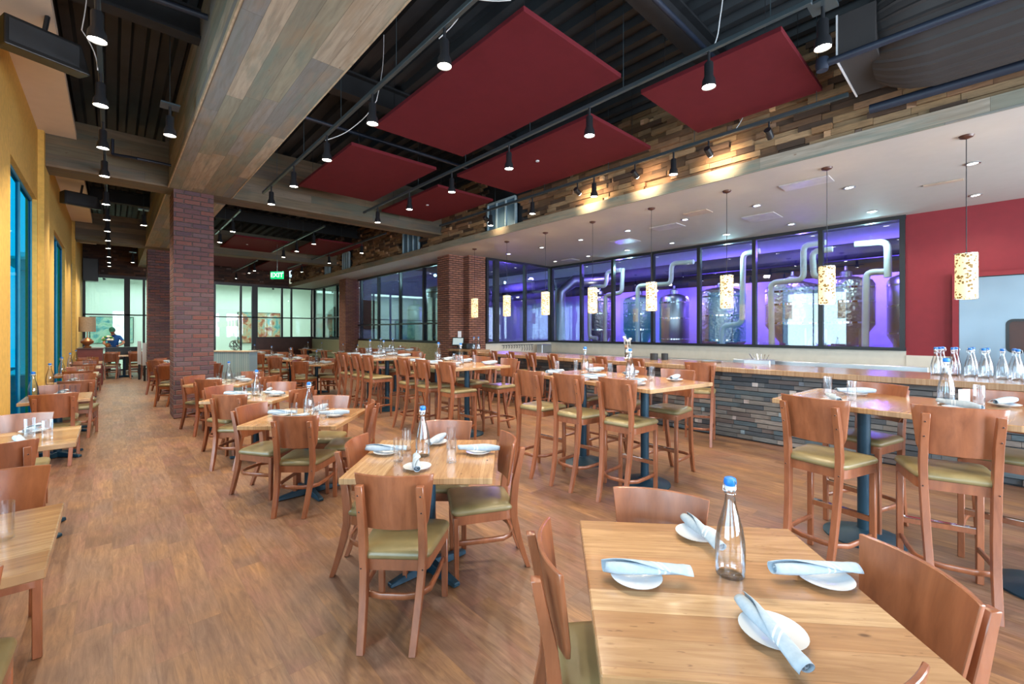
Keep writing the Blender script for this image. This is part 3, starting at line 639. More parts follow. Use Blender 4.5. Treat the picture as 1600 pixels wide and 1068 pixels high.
# pendants over the bar
def shade_proto():
    r = 0.092; seg = 28
    sh = MB().lathe([(r, 0), (r, 0.5), (r - 0.004, 0.5), (r - 0.004, 0)], seg, capA=False, capB=False)
    rim = MB()
    for zz in (0.0, 0.5): rim.tube([((r + 0.002) * math.cos(2 * math.pi * k / 24), (r + 0.002) * math.sin(2 * math.pi * k / 24), zz) for k in range(24)], 0.004, 6, True)
    cord = MB().cyl((0, 0, 0.5), (0, 0, 1.79), 0.004, 6)
    can = MB().lathe([(0.005, 1.77), (0.055, 1.79), (0.065, 1.81)], 20)
    sp = MB().cyl((-r, 0, 0.49), (r, 0, 0.49), 0.004, 6).cyl((0, -r, 0.49), (0, r, 0.49), 0.004, 6)
    PROTO['pendant'] = (None, [('lamp_shade', sh.mesh('ps', ['pendant_shade'], 40), [('rim', rim.mesh('pr', ['chrome'], 60)), ('spider', sp.mesh('psp', ['chrome']))]), ('cord', cord.mesh('pc', ['dark_steel']), []), ('canopy', can.mesh('pcan', ['dark_wood'], 40), [])])
shade_proto()
for k in range(8):
    p = place('pendant', 'pendant_lamp', (7.0 + 0.007 * k, 0.16 + 1.285 * k, 1.96), k * 0.7, 'leaf patterned cylinder pendant over the bar, %s from the red wall' % ORD[k], 'pendant lamp', 'pendant lamps over the bar')
    light('POINT', 'pendant_glow', (0, 0, 0.15), PEND_W, (1.0, 0.70, 0.40), parent=p, soft=0.06)
# recessed lights and vents in the soffit
dn = (MB().lathe([(0.075, 0), (0.075, -0.012), (0.055, -0.012), (0.052, 0)], 20, capA=False, capB=False).mesh('dring', ['steel'], 40), MB().lathe([(0.052, -0.004), (0.001, -0.004)], 20, capA=False).mesh('dlens', ['downlight_lens']))
PROTO['down'] = (None, [('trim_ring', dn[0], []), ('lens', dn[1], [])])
for k in range(8):
    for x, rw in ((8.2, 'front'), (10.15, 'rear')):
        p = place('down', 'recessed_downlight', (x, 0.13 + 1.28 * k if k < 8 else 0, 3.77), 0, 'recessed ceiling light over the bar, %s row, %s from the red wall' % (rw, ORD[k]), 'downlight', 'recessed bar downlights')
        light('SPOT', 'down_beam', (0, 0, -0.03), DOWN_W, (1.0, 0.86, 0.68), angle=130, blend=0.8, parent=p, soft=0.05)
plain('vent_tan', (0.46, 0.36, 0.28), 0.5); plain('vent_grey', (0.46, 0.44, 0.44), 0.4)
for x, y, a, b, mt, lb in ((8.94, 0.44, 0.10, 0.42, 'vent_tan', 'narrow tan slot vent in the white ceiling'), (7.5, 1.8, 0.34, 0.62, 'vent_grey', 'large pale grille in the white ceiling near the fascia'), (9.1, 2.9, 0.55, 0.55, 'vent_grey', 'square pale grille in the white ceiling above the glass'),
        (7.9, 3.58, 0.28, 0.42, 'vent_tan', 'small pinkish grille in the white ceiling'), (8.5, 4.5, 0.4, 0.6, 'vent_grey', 'pale grille in the middle of the white ceiling'), (9.1, 5.9, 0.5, 0.55, 'vent_grey', 'pale grille in the white ceiling toward the corner'), (10.3, 8.6, 0.4, 0.4, 'vent_grey', 'dark grille in the white ceiling near the glass corner')):
    o = tag(link('ceiling_grille', MB().box(x - a / 2, x + a / 2, y - b / 2, y + b / 2, 3.755, 3.769).mesh('cg', [mt], bevel=0.003)), lb, 'vent', 'soffit grilles')
# big black duct near the block wall and pipes under it
dct = empty('supply_duct', (5.7, 0.9, 4.3), 0, 'big ribbed black air duct hanging beside the block wall', 'duct')
link('end_box', MB().box(-0.47, 0.48, -0.2, 0.1, -0.05, 0.38).mesh('eb', ['duct_black'], bevel=0.006), dct)
link('edge_strip', MB().box(-0.475, -0.465, 0.09, 0.105, -0.06, 0.39).box(-0.47, 0.49, 0.09, 0.105, -0.062, -0.05).mesh('es', ['ceramic']), dct)
def sect(y, k_, o=0.0):
    out = []
    for i in range(160):
        a = 2 * math.pi * i / 160; rd = 0.014 * k_ * (1 if i % 5 == 0 else 0)
        out.append((0.10 + (0.66 * k_ + rd) * math.cos(a), y, 0.32 - 0.06 * k_ + (0.54 * k_ + rd) * math.sin(a)))
    return out
link('duct_body', MB().rings([sect(-0.12, 0.70), sect(-0.22, 0.82), sect(-0.36, 0.93), sect(-0.55, 1.0), sect(-5.2, 1.0)]).mesh('db', ['duct_black'], 20), dct)
link('collar', MB().rings([[(0.10 + 0.69 * math.cos(2 * math.pi * i / 48), y, 0.26 + 0.57 * math.sin(2 * math.pi * i / 48)) for i in range(48)] for y in (-2.0, -2.06)]).mesh('clr', ['dark_steel'], 40), dct)
tag(link('sprinkler_pipe', MB().tube([(5.15, 1.08, 4.22), (5.15, -4.3, 4.22)], 0.035, 12).lathe([(0.05, -0.06), (0.06, 0), (0.05, 0.06)], 12, (5.15, 1.1, 4.22)).mesh('sp1', ['pipe_dark'], 50)), 'dark blue pipe along the lower edge of the black duct', 'pipe')
tag(link('conduit_pipe', MB().tube([(6.3, 0.9, 4.1), (6.3, -4.3, 4.1)], 0.05, 12).mesh('sp2', ['pipe_dark'], 50)), 'dark blue pipe between the black duct and the fascia', 'pipe')
tag(link('conduit_pipe', MB().tube([(0.3, 9.5, 4.45), (0.74, 9.5, 4.45)], 0.025, 10).tube([(0.0, 9.7, 4.5), (0.0, 9.7, 4.75)], 0.02, 8).tube([(0.0, 9.7, 4.5), (0.3, 9.5, 4.45)], 0.025, 8).mesh('sp3', ['pipe_dark'], 50)), 'short dark pipe entering the timber beam by the window aisle', 'pipe')
tag(link('conduit_pipe', MB().tube([(-0.2, 5.65, 4.9), (0.74, 5.55, 4.9)], 0.03, 10).mesh('sp4', ['pipe_dark'], 50)), 'dark pipe crossing to the timber beam at the top', 'pipe')
tag(link('sprinkler_pipe', MB().tube([(1.75, 6.8, 4.75), (6.5, 6.8, 4.75)], 0.028, 10).mesh('sp5', ['pipe_dark'], 50)), 'dark cross pipe above the middle red panels', 'pipe')
tag(link('sprinkler_pipe', MB().tube([(1.75, 2.2, 4.85), (6.5, 2.2, 4.85)], 0.028, 10).mesh('sp6', ['pipe_dark'], 50)), 'dark cross pipe above the largest red panel', 'pipe')
# loose white cables along the tracks
for k, (pts, lb) in enumerate((([(2.14, 1.9, 4.2), (2.45, 2.0, 4.5), (2.75, 1.7, 4.75), (3.0, 1.2, 5.2)], 'thin pale cable looping up from the front of the beam side track'), ([(2.14, 3.3, 4.2), (2.25, 3.0, 4.45), (2.5, 2.75, 4.42), (2.6, 2.4, 4.8), (2.7, 2.3, 5.3)], 'thin pale cable beside the largest red panel'),
        ([(2.14, 6.1, 4.2), (2.35, 5.7, 4.3), (2.45, 5.2, 4.5), (2.5, 5.1, 5.3)], 'thin pale cable dropping to the beam side track'), ([(4.15, 1.75, 4.24), (4.2, 1.7, 4.5), (4.15, 1.6, 5.3)], 'pale cable dropping to the middle track near the duct'),
        ([(-0.11, 6.0, 4.2), (-0.22, 5.9, 4.5), (-0.2, 5.8, 5.3)], 'pale cable dropping to the window aisle track'), ([(6.08, 2.4, 4.24), (6.2, 2.3, 4.32), (6.3, 2.2, 4.6), (6.3, 2.2, 5.3)], 'pale cable curling off the track by the block wall'))):
    sm_ = [Vector(pts[0])]
    for a_, b_ in zip(pts, pts[1:]):
        for q in range(1, 7): t = q / 6; p = Vector(a_).lerp(Vector(b_), t); p.x += 0.03 * math.sin(t * math.pi); sm_.append(p)
    tag(link('power_cable', MB().tube(sm_, 0.005, 6).mesh('pcb', ['ceramic'], 60)), lb, 'cable', 'loose ceiling cables')
# loudspeakers
for k, (x, y) in enumerate(((-0.50, 6.25), (-0.50, 13.0))):
    o = empty('loudspeaker', (x, y, 4.38), R(20), ('black wedge loudspeaker over the nearest yellow window', 'black wedge loudspeaker beyond the timber cross beam')[k], 'speaker', 'ceiling loudspeakers')
    c = MB().rings([[(-0.29, -0.13, -0.16), (0.31, -0.13, -0.16), (0.31, 0.13, -0.12), (-0.29, 0.13, -0.12)], [(-0.29, -0.13, 0.12), (0.24, -0.13, 0.12), (0.24, 0.13, 0.12), (-0.29, 0.13, 0.12)]])
    link('cabinet', c.mesh('spk', ['plastic_black'], bevel=0.012, bseg=2), o)
    link('grille', MB().box(-0.26, 0.22, -0.136, -0.128, -0.12, 0.09).mesh('spg', ['dark_steel']), o)
    link('bracket', MB().cyl((0, 0, 0.1), (0.03, 0, 0.32), 0.02, 8).mesh('spb', ['black_metal']), o)
tag(link('equipment_box', MB().box(-0.83, -0.4, 22.9, 23.4, 3.5, 4.35).mesh('eqb', ['plastic_black'], bevel=0.01)), 'black box high in the corner above the end glass', 'box')
# exit sign
ex = empty('exit_sign', (3.91, 15.5, 3.40), -YAW, 'green EXIT sign hanging before the far glass', 'sign')
link('housing', MB().box(-0.21, 0.21, 0.0, 0.03, -0.12, 0.12).mesh('exh', ['exit_green'], bevel=0.005), ex)
fc = bpy.data.curves.new('exit_text', 'FONT'); fc.body = 'EXIT'; fc.size = 0.2; fc.align_x = 'CENTER'; fc.align_y = 'CENTER'; fc.extrude = 0.003; fc.offset = 0.004
emis('exit_white', (0.35, 1.0, 0.45), 1.0); fc.materials.append(M['exit_white'])
ft = bpy.data.objects.new('t', fc); COL.objects.link(ft); bpy.context.view_layer.update()
fme = bpy.data.meshes.new_from_object(ft.evaluated_get(bpy.context.evaluated_depsgraph_get())); bpy.data.objects.remove(ft)
fo = link('lettering', fme, ex); fo.location = (0, -0.006, 0); fo.rotation_euler = (R(90), 0, 0)
link('hanger_rod', MB().cyl((0, 0.015, 0.12), (0, 0.015, 1.0), 0.006, 6).mesh('exr', ['track_metal']), ex)

# ------------------------------------------------------------------ chairs and stools
def leg_mb(x0, path, wd=0.038):
    """path of (y, z, depth[, dx])"""
    rs = []
    for p in path:
        y, z, d = p[:3]; dx = p[3] if len(p) > 3 else 0; ww = wd
        rs.append([(x0 + dx - ww / 2, y - d / 2, z), (x0 + dx + ww / 2, y - d / 2, z), (x0 + dx + ww / 2, y + d / 2, z), (x0 + dx - ww / 2, y + d / 2, z)])
    return MB().rings(rs)
def outline(wf, wb, dep, r=0.06, n=5):
    cs = [(wf / 2, dep / 2), (-wf / 2, dep / 2), (-wb / 2, -dep / 2), (wb / 2, -dep / 2)]; out = []
    for i, (x, y) in enumerate(cs):
        p, a, b = Vector((x, y)), Vector(cs[i - 1]), Vector(cs[(i + 1) % 4])
        A = p + (a - p).normalized() * r; B = p + (b - p).normalized() * r
        for k in range(n + 1): t = k / n; out.append(A * (1 - t) ** 2 + p * 2 * t * (1 - t) + B * t * t)
    return out
def make_seat(kind, dz):
    S = 0.46 + dz
    ol = outline(0.45, 0.37, 0.42)
    rs = []
    for k, z in ((0.965, 0), (1.0, 0.008), (1.01, 0.02), (0.985, 0.034), (0.93, 0.043), (0.75, 0.050), (0.4, 0.053)): rs.append([(p.x * k, p.y * k, S - 0.047 + z) for p in ol])
    cush = MB().rings(rs).mesh(kind + 'seat', ['vinyl'], 50)
    ol2 = outline(0.43, 0.355, 0.40, 0.05)
    apr = MB().rings([[(p.x, p.y, S - 0.105) for p in ol2], [(p.x, p.y, S - 0.047) for p in ol2]]).mesh(kind + 'apron', ['chair_wood'], 40)
    T = 0.40 + dz
    if dz: rp = [(-.315, 0, .030), (-.285, .10, .036), (-.250, .25, .040), (-.222, .45, .042), (-.205, .68, .045), (-.207, .80, .046), (-.225, .95, .042), (-.258, 1.08, .036), (-.268, 1.12, .034)]
    else: rp = [(-.315, 0, .030), (-.280, .10, .036), (-.240, .23, .042), (-.210, .36, .048), (-.207, .46, .050), (-.222, .60, .044), (-.255, .75, .036), (-.270, .82, .034)]
    parts = [('seat', cush, []), ('seat_frame', apr, [])]
    for s in (-1, 1):
        m = leg_mb(0.168 * s, [(p[0], p[1], p[2], -s * (0.012 + 0.026 * max(0, 1 - p[1] / S))) for p in rp]); m.cur = 1
        zt = rp[-1][1]
        for zz in (zt - 0.05, zt - 0.14, S - 0.08):
            yy = [a[0] - a[2] / 2 + (b[0] - b[2] / 2 - a[0] + a[2] / 2) * (zz - a[1]) / (b[1] - a[1]) for a, b in zip(rp, rp[1:]) if a[1] <= zz <= b[1]][0]
            m.tube([(0.168 * s - s * 0.008, yy - 0.003, zz), (0.168 * s - s * 0.008, yy + 0.01, zz)], 0.007, 8)
        me = m.mesh(kind + 'rleg%d' % s, ['chair_wood', 'bottom_black'], 40, bevel=0.003)
        parts.append(('leg', me, []))
        fl = leg_mb(0.192 * s, [(.175, 0, .028), (.178, S - 0.06, .036)], 0.036).mesh(kind + 'fleg%d' % s, ['chair_wood'], 40, bevel=0.004)
        parts.append(('leg', fl, []))
    # curved plywood back
    zt, zb = 0.86 + dz, 0.565 + dz; nx, nz = 14, 6; rs = []
    def yb(x, z):
        t = (z - zb) / (zt - zb); return -0.205 - 0.05 * t + 0.052 * (x / 0.21) ** 2 + (0.022 if False else 0.0)
    front, back = [], []
    g = [[None] * (nx + 1) for _ in range(nz + 1)]; m = MB()
    for j in range(nz + 1):
        t = j / nz; z = zb + (zt - zb) * t; hw = 0.172 + 0.038 * t
        if j == 0: hw -= 0.012
        for i in range(nx + 1):
            x = -hw + 2 * hw * i / nx; y = yb(x, z); g[j][i] = (x, y, z)
    th = 0.016; b = 0
    V = []
    for sgn in (0, 1):
        for j in range(nz + 1):
            for i in range(nx + 1): x, y, z = g[j][i]; V.append((x, y + (th if sgn else 0) , z))
    m.v = V; W = nx + 1; H = (nz + 1) * W
    def af(q): m.f.append(q); m.mi.append(0); m.col.append(None)
    for j in range(nz):
        for i in range(nx):
            a = j * W + i; af((a, a + 1, a + W + 1, a + W)); af((H + a, H + a + W, H + a + W + 1, H + a + 1))
    for i in range(nx): af((i, H + i, H + i + 1, i + 1)); a = nz * W + i; af((a, a + 1, H + a + 1, H + a))
    for j in range(nz): a = j * W; af((a, a + W, H + a + W, H + a)); a = j * W + nx; af((a, H + a, H + a + W, a + W))
    parts.append(('backrest', m.mesh(kind + 'back', ['chair_wood'], 40, bevel=0.003), []))
    # bowed stretcher
    zs = 0.21
    def U(z, yr):
        pts = [(-0.185, 0.165), (-0.185, 0.0), (-0.175, yr + 0.08), (-0.13, yr + 0.02), (-0.06, yr), (0.06, yr), (0.13, yr + 0.02), (0.175, yr + 0.08), (0.185, 0.0), (0.185, 0.165)]
        rs = []
        for i, (x, y) in enumerate(pts):
            a, b = Vector(pts[max(i - 1, 0)]), Vector(pts[min(i + 1, len(pts) - 1)]); t = (b - a).normalized(); n2 = Vector((-t.y, t.x)) * 0.009
            rs.append([(x - n2.x, y - n2.y, z - 0.016), (x + n2.x, y + n2.y, z - 0.016), (x + n2.x, y + n2.y, z + 0.016), (x - n2.x, y - n2.y, z + 0.016)])
        return MB().rings(rs)
    parts.append(('stretcher', U(0.23 if not dz else 0.22, -0.215).mesh(kind + 'str', ['chair_wood'], 50, bevel=0.003), []))
    if dz:
        fr = MB().box(-0.175, 0.175, 0.165, 0.19, 0.31, 0.345)
        fr2 = MB().box(-0.172, 0.172, 0.162, 0.193, 0.346, 0.352)
        parts.append(('footrest', fr.mesh(kind + 'fr', ['chair_wood'], bevel=0.002), [('metal_strip', fr2.mesh(kind + 'frs', ['chrome']))]))
    PROTO[kind] = (None, parts)
make_seat('chair', 0.0); make_seat('stool', 0.30)
def chair(bx, by, phi, label, group, kind='chair'):
    a = R(phi); x, y = bx + 0.255 * math.cos(a), by + 0.255 * math.sin(a)
    if kind == 'chair': return place('chair', 'dining_chair', (x, y, 0), a - math.pi / 2, label, 'chair', group)
    return place('stool', 'bar_stool', (x, y, 0), a - math.pi / 2, label, 'bar stool', group)
# ------------------------------------------------------------------ tables
def table_proto(name, sx, sy, h, base):
    top = MB().box(-sx / 2, sx / 2, -sy / 2, sy / 2, h - 0.038, h).mesh(name + 'top', ['table_wood'], bevel=0.004)
    parts = [('tabletop', top, [])]
    cols = [0] if sy < 1.3 else [-sy * 0.25, sy * 0.25]
    for c in cols:
        parts.append(('pole', MB().lathe([(0.042, 0.05), (0.042, h - 0.05), (0.10, h - 0.045), (0.10, h - 0.038)], 16, (0, c, 0)).mesh(name + 'pole', ['teal_iron'], 40), []))
        if base == 'cross':
            for k in range(4):
                a = R(45 + 90 * k); rs = []
                for rr_, hw, z1 in ((0.02, 0.035, 0.075), (0.15, 0.030, 0.055), (0.30, 0.026, 0.03)):
                    d = Vector((math.cos(a), math.sin(a))); n2 = Vector((-d.y, d.x)) * hw; p = d * rr_
                    rs.append([(p.x - n2.x, p.y - n2.y + c, 0.004), (p.x + n2.x, p.y + n2.y + c, 0.004), (p.x + n2.x * .8, p.y + n2.y * .8 + c, z1), (p.x - n2.x * .8, p.y - n2.y * .8 + c, z1)])
                parts.append(('base_foot', MB().rings(rs).mesh(name + 'ft', ['teal_iron'], bevel=0.005), []))
        else:
            parts.append(('base_disc', MB().lathe([(0.26, 0), (0.26, 0.012), (0.22, 0.028), (0.08, 0.05), (0.05, 0.07)], 32, (0, c, 0)).mesh(name + 'disc', ['teal_iron'], 30), []))
    PROTO[name] = (None, parts)
table_proto('square', 0.88, 0.88, 0.76, 'cross')
table_proto('window_table', 0.62, 0.80, 0.76, 'cross')
table_proto('tall', 1.0, 1.85, 1.07, 'disc')
table_proto('long_low', 1.25, 0.76, 0.76, 'cross')
# tableware
def ware():
    pr = [(0.030, 0.0), (0.034, 0.004), (0.070, 0.012), (0.084, 0.019), (0.085, 0.021), (0.068, 0.016), (0.03, 0.008), (0.001, 0.007)]
    PROTO['plate'] = (MB().lathe(pr, 32, capB=False).mesh('plate', ['ceramic'], 50), [])
    # rolled napkin: spiral sheet swept along x, soft ends
    rng = random.Random(3); turns = 2.6; n = 46; L = 0.275; secs = 17
    rs = []
    for k in range(secs):
        t = k / (secs - 1); x = -L / 2 + L * t; ring_o, ring_i = [], []
        sc = 1.12 + 0.12 * math.sin(t * 5 + 1) - 0.34 * (abs(2 * t - 1) ** 3) + 0.10 * (t > 0.93)
        for i in range(n):
            a = 2 * math.pi * (turns - 0.42) * i / (n - 1) + 2.6 * t - 0.3; r = (0.006 + 0.0195 * i / (n - 1)) * sc
            flap = 0.006 * max(0, (i / (n - 1) - 0.93) / 0.07) * (0.3 + t)
            ring_o.append((x + 0.010 * math.sin(a * 0.35 + t * 2) * (abs(2 * t - 1) ** 3), (r + flap) * math.cos(a), (r) * math.sin(a) * 0.88 + 0.024))
        rs.append(ring_o)
    mb = MB().rings(rs, False, False, False)
    me = mb.mesh('napkin', ['napkin_cloth'], 80)
    bm = bmesh.new(); bm.from_mesh(me)
    bmesh.ops.solidify(bm, geom=list(bm.faces), thickness=0.0016); bm.to_mesh(me); bm.free()
    me.polygons.foreach_set('use_smooth', [True] * len(me.polygons))
    PROTO['napkin'] = (me, [])
    g = [(0.028, 0), (0.0315, 0.004), (0.0325, 0.15), (0.0305, 0.15), (0.0285, 0.018), (0.001, 0.015)]
    PROTO['glass'] = (MB().lathe(g, 20, capB=False).mesh('tumbler', ['tumbler'], 40), [])
    b = [(0.040, 0), (0.046, 0.006), (0.047, 0.03), (0.0485, 0.08), (0.047, 0.12), (0.040, 0.165), (0.028, 0.21), (0.019, 0.245), (0.0155, 0.275), (0.0165, 0.29), (0.0175, 0.292), (0.0175, 0.305), (0.014, 0.308)]
    body = MB().lathe(b, 28).mesh('bottle', ['clear_bottle'], 60)
    cap = MB().lathe([(0.013, 0.306), (0.019, 0.312), (0.0205, 0.323), (0.018, 0.334), (0.010, 0.338)], 20).mesh('cap', ['blue_cap'], 50)
    stop = MB().lathe([(0.0175, 0.297), (0.0185, 0.300), (0.0185, 0.308), (0.013, 0.311)], 20).mesh('stop', ['ceramic'], 50)
    bail = MB()
    for s in (-1, 1): bail.tube([(0.019 * s, 0, 0.280), (0.030 * s, 0.006, 0.283), (0.034 * s, 0.003, 0.305), (0.027 * s, 0, 0.328), (0.012 * s, 0, 0.331)], 0.0019, 6)
    bail.tube([(0.019 * math.cos(a / 12 * 2 * math.pi), 0.019 * math.sin(a / 12 * 2 * math.pi), 0.283) for a in range(12)], 0.0016, 6, True)
    PROTO['bottle'] = (body, [('stopper_cap', cap, []), ('stopper_seal', stop, []), ('wire_bail', bail.mesh('bail', ['chrome'], 60), [])])
ware()
def setting(x, y, z, ang, where, off=(0, 0), phi=0.0, tilt=0):
    place('plate', 'side_plate', (x, y, z), 0, 'small white plate %s' % where, 'plate', 'white side plates')
    nx, ny = x + off[0], y + off[1]
    place('napkin', 'rolled_napkin', (nx, ny, z + 0.0175), R(ang), 'rolled blue napkin %s' % where, 'napkin', 'rolled napkins')
def tumbler(x, y, z, where): place('glass', 'drinking_glass', (x, y, z), 0, 'tumbler %s' % where, 'glass', 'drinking glasses')
def bottle(x, y, z, where): place('bottle', 'water_bottle', (x, y, z), random.uniform(0, 3), 'blue capped water bottle %s' % where, 'bottle', 'water bottles on tables')

# row of diamond-set square tables
rng = random.Random(11)
SIDE = {42: 'far', 132: 'window', 222: 'near', 312: 'bar'}
def diamond(cx, cy, rot, tname, chairs, ware_=True, glasses=4, custom=None):
    place('square', 'square_table', (cx, cy, 0), R(rot), 'butcher block %s on a blue iron pedestal' % tname, 'table', 'square dining tables')
    for side, (bx, by, ph) in chairs.items():
        chair(bx, by, ph, 'wooden chair on the %s side of the %s' % (side, tname), 'dining chairs at square tables')
    z = 0.76
    if custom: return
    for k, (a, sn) in enumerate(((rot, 'far'), (rot + 90, 'window'), (rot + 180, 'near'), (rot + 270, 'bar'))):
        r = 0.27; ca, sa = math.cos(R(a)), math.sin(R(a)); j = rng.uniform(-22, 22)
        px, py = cx + r * ca + rng.uniform(-.02, .02), cy + r * sa + rng.uniform(-.02, .02)
        setting(px, py, z, a + 180 + j, 'on the %s side of the %s' % (sn, tname), (-0.01 * ca, -0.01 * sa))
    for k in range(glasses):
        a = rot + 45 + 90 * k + rng.uniform(-15, 15); r = 0.15
        tumbler(cx + r * math.cos(R(a)), cy + r * math.sin(R(a)), z, 'at the %s of the %s' % (('far window corner', 'near window corner', 'near bar corner', 'far bar corner')[k], tname))
    bottle(cx, cy, z, 'in the middle of the %s' % tname)
T0 = 'largest foreground square table'
diamond(1.50, 0.605, -48, T0, {'far': (1.90, 1.04, 205), 'bar': (1.92, 0.12, 137), 'window': (1.10, 1.07, -42), 'near': (1.13, 0.145, 60)}, custom=1)
for (px, py, nx, ny, a, wh) in ((1.30, 0.80, 1.325, 0.777, -48, 'at the window side of the ' + T0), (1.76, 0.80, 1.74, 0.775, -126, 'at the far side of the ' + T0), (1.76, 0.37, 1.745, 0.395, -42, 'at the bar side of the ' + T0), (1.34, 0.40, 1.30, 0.395, 231, 'at the near side of the ' + T0)):
    setting(px, py, 0.76, a, wh, (nx - px, ny - py))
bottle(1.57, 0.60, 0.76, 'in the middle of the ' + T0)
T1 = 'second square table from the front'
diamond(1.57, 2.535, 48, T1, {'near': (1.04, 2.05, 45), 'window': (1.19, 2.95, -42), 'bar': (2.10, 2.26, 150), 'far': (2.07, 3.05, 226)}, custom=1)
for (px, py, nx, ny, a, wh) in ((1.38, 2.78, 1.38, 2.78, -44, 'at the window side of the ' + T1), (1.78, 2.78, 1.77, 2.76, 215, 'at the far side of the ' + T1), (1.85, 2.36, 1.85, 2.36, 138, 'at the bar side of the ' + T1), (1.37, 2.35, 1.37, 2.36, 62, 'at the near side of the ' + T1)):
    setting(px, py, 0.76, a, wh, (nx - px, ny - py))
for gx, gy, wh in ((1.36, 2.57, 'near window corner'), (1.53, 2.77, 'far window corner'), (1.60, 2.32, 'near bar corner'), (1.79, 2.60, 'far bar corner')): tumbler(gx, gy, 0.76, 'at the %s of the %s' % (wh, T1))
bottle(1.54, 2.57, 0.76, 'in the middle of the ' + T1)
diamond(1.43, 4.53, 48, 'third square table from the front', {'near': (1.15, 4.08, 47), 'window': (1.0, 5.05, -53), 'bar': (2.03, 4.34, 148), 'far': (1.89, 5.13, 228)})
diamond(1.38, 6.42, 48, 'fourth square table from the front', {'near': (.97, 5.96, 47), 'window': (1.03, 7.06, -60), 'bar': (1.84, 5.96, 119), 'far': (1.86, 7.0, 229)})
diamond(1.42, 8.5, 48, 'square table before the first brick column', {'near': (1.05, 8.08, 48), 'window': (.96, 8.95, -52), 'bar': (1.95, 8.0, 122), 'far': (1.93, 9.15, 229)})
def gen(cx, cy, rot, nm, gl=4, sides=('near', 'window', 'bar', 'far')):
    ch = {}
    for sn, a, r in (('near', 222, 0.70), ('window', 132, 0.62), ('bar', -48, 0.66), ('far', 42, 0.70)):
        if sn in sides: a2 = a + rng.uniform(-4, 4); ch[sn] = (cx + r * math.cos(R(a2)), cy + r * math.sin(R(a2)), a + 180 + rng.uniform(-8, 8))
    diamond(cx, cy, rot, nm, ch, glasses=gl)
gen(1.28, 12.35, 45, 'square table behind the first brick column')
gen(1.30, 14.7, 45, 'square table between the two brick columns')
gen(3.88, 11.7, 45, 'first square table past the cross beam')
gen(3.9, 14.0, 45, 'second square table past the cross beam')
gen(3.95, 16.3, 45, 'third square table past the cross beam')
gen(3.95, 18.7, 45, 'furthest square table near the end glass')
# window tables
L = [(2.66, 0.78, 3.58, 2.03, -0.46, 'foreground window table'), (5.07, 0.9, 5.88, 4.38, -0.60, 'second window table'), (8.0, 0.9, 8.72, 7.42, -0.53, 'third window table'), (9.95, .8, 10.7, 9.18, -0.42, 'fourth window table'), (12.1, .8, 12.85, 11.4, -0.50, 'fifth window table'), (14.35, .8, 15.1, 13.65, -0.50, 'sixth window table'), (16.5, .8, 17.2, 15.8, -0.50, 'window table before the brown cabinet')]
for i, (cy, ly, far, near, xc, nm) in enumerate(L):
    cx = -0.505 if i else -0.475
    place('window_table', 'window_table', (cx - 0.01, cy, 0), 0, '%s of butcher block against the yellow wall' % nm, 'table', 'tables by the yellow wall')
    chair(xc, far, 270 + rng.uniform(-5, 5), 'wooden chair on the far side of the %s' % nm, 'dining chairs at window tables')
    chair(xc + (0.02 if i else 0), near, 90 + rng.uniform(-5, 5), 'wooden chair on the near side of the %s' % nm, 'dining chairs at window tables')
    z = 0.76
    if i:
        setting(cx + 0.02, cy + 0.27, z, 80, 'on the far side of the %s' % nm); setting(cx + 0.0, cy - 0.25, z, -75, 'on the near side of the %s' % nm)
        tumbler(cx + 0.13, cy - 0.13, z, 'near the aisle edge of the %s' % nm); tumbler(cx + 0.02, cy + 0.06, z, 'in the middle of the %s' % nm)
    else:
        setting(cx - 0.02, cy + 0.20, z, 70, 'on the %s' % nm); tumbler(-0.325, 2.68, z, 'near the aisle edge of the %s' % nm)
    bottle(cx - 0.22, cy - 0.02, z, 'beside the wall on the %s' % nm)
# cross table at the far end of the window aisle
place('long_low', 'dining_table', (0.30, 20.35, 0), 0, 'long dining table across the far end of the window aisle', 'table')
for x, y, ph, wh in ((-0.05, 19.72, 90, 'left one facing the far end'), (0.58, 19.35, 84, 'right one facing the far end'), (0.0, 21.05, 270, 'behind it on the left'), (0.62, 21.05, 270, 'behind it on the right')):
    chair(x, y, ph, 'wooden chair at the table across the aisle end, %s' % wh, 'chairs at the aisle end table')
for k, x in enumerate((-0.1, 0.1, 0.45, 0.7)): tumbler(x, 20.3, 0.76, 'on the table across the aisle end, %s from the left' % ORD[k])
# tall tables
def tall(cx, cy, rotd, nm, near, far, items=True, own=None):
    place('tall', 'bar_height_table', (cx, cy, 0), R(rotd), '%s of butcher block on two blue round bases' % nm, 'tall table', 'bar height tables')
    for lst, side in ((near, 'window side'), (far, 'bar side')):
        for k, (x, y, ph) in enumerate(lst):
            chair(x, y, ph, 'wooden stool on the %s of the %s, %s back' % (side, nm, ORD[k]), 'bar stools at tall tables', 'stool')
    if not items: return
    m = Matrix.Rotation(R(rotd), 3, 'Z')
    for sx, sd in ((-1, 'window side'), (1, 'bar side')):
        for k, yy in enumerate((-0.6, 0.0, 0.6)):
            p = m @ Vector((sx * 0.31, yy + rng.uniform(-.04, .04), 0)); z = 1.07
            if own and (sx, k) not in own: continue
            wh = 'on the %s of the %s, %s back' % (sd, nm, ORD[k])
            setting(cx + p.x, cy + p.y, z, rotd + rng.uniform(-25, 25) + (180 if sx > 0 else 0), wh)
            g_ = m @ Vector((sx * 0.16, yy + 0.17, 0)); tumbler(cx + g_.x, cy + g_.y, z, wh)
    for k, yy in enumerate((-0.25, 0.45)):
        if own and k: continue
        p = m @ Vector((0.02, yy, 0)); bottle(cx + p.x, cy + p.y, 1.07, 'on the %s, %s one' % (nm, ('nearer', 'further')[k]))
HT = 'nearest tall table'
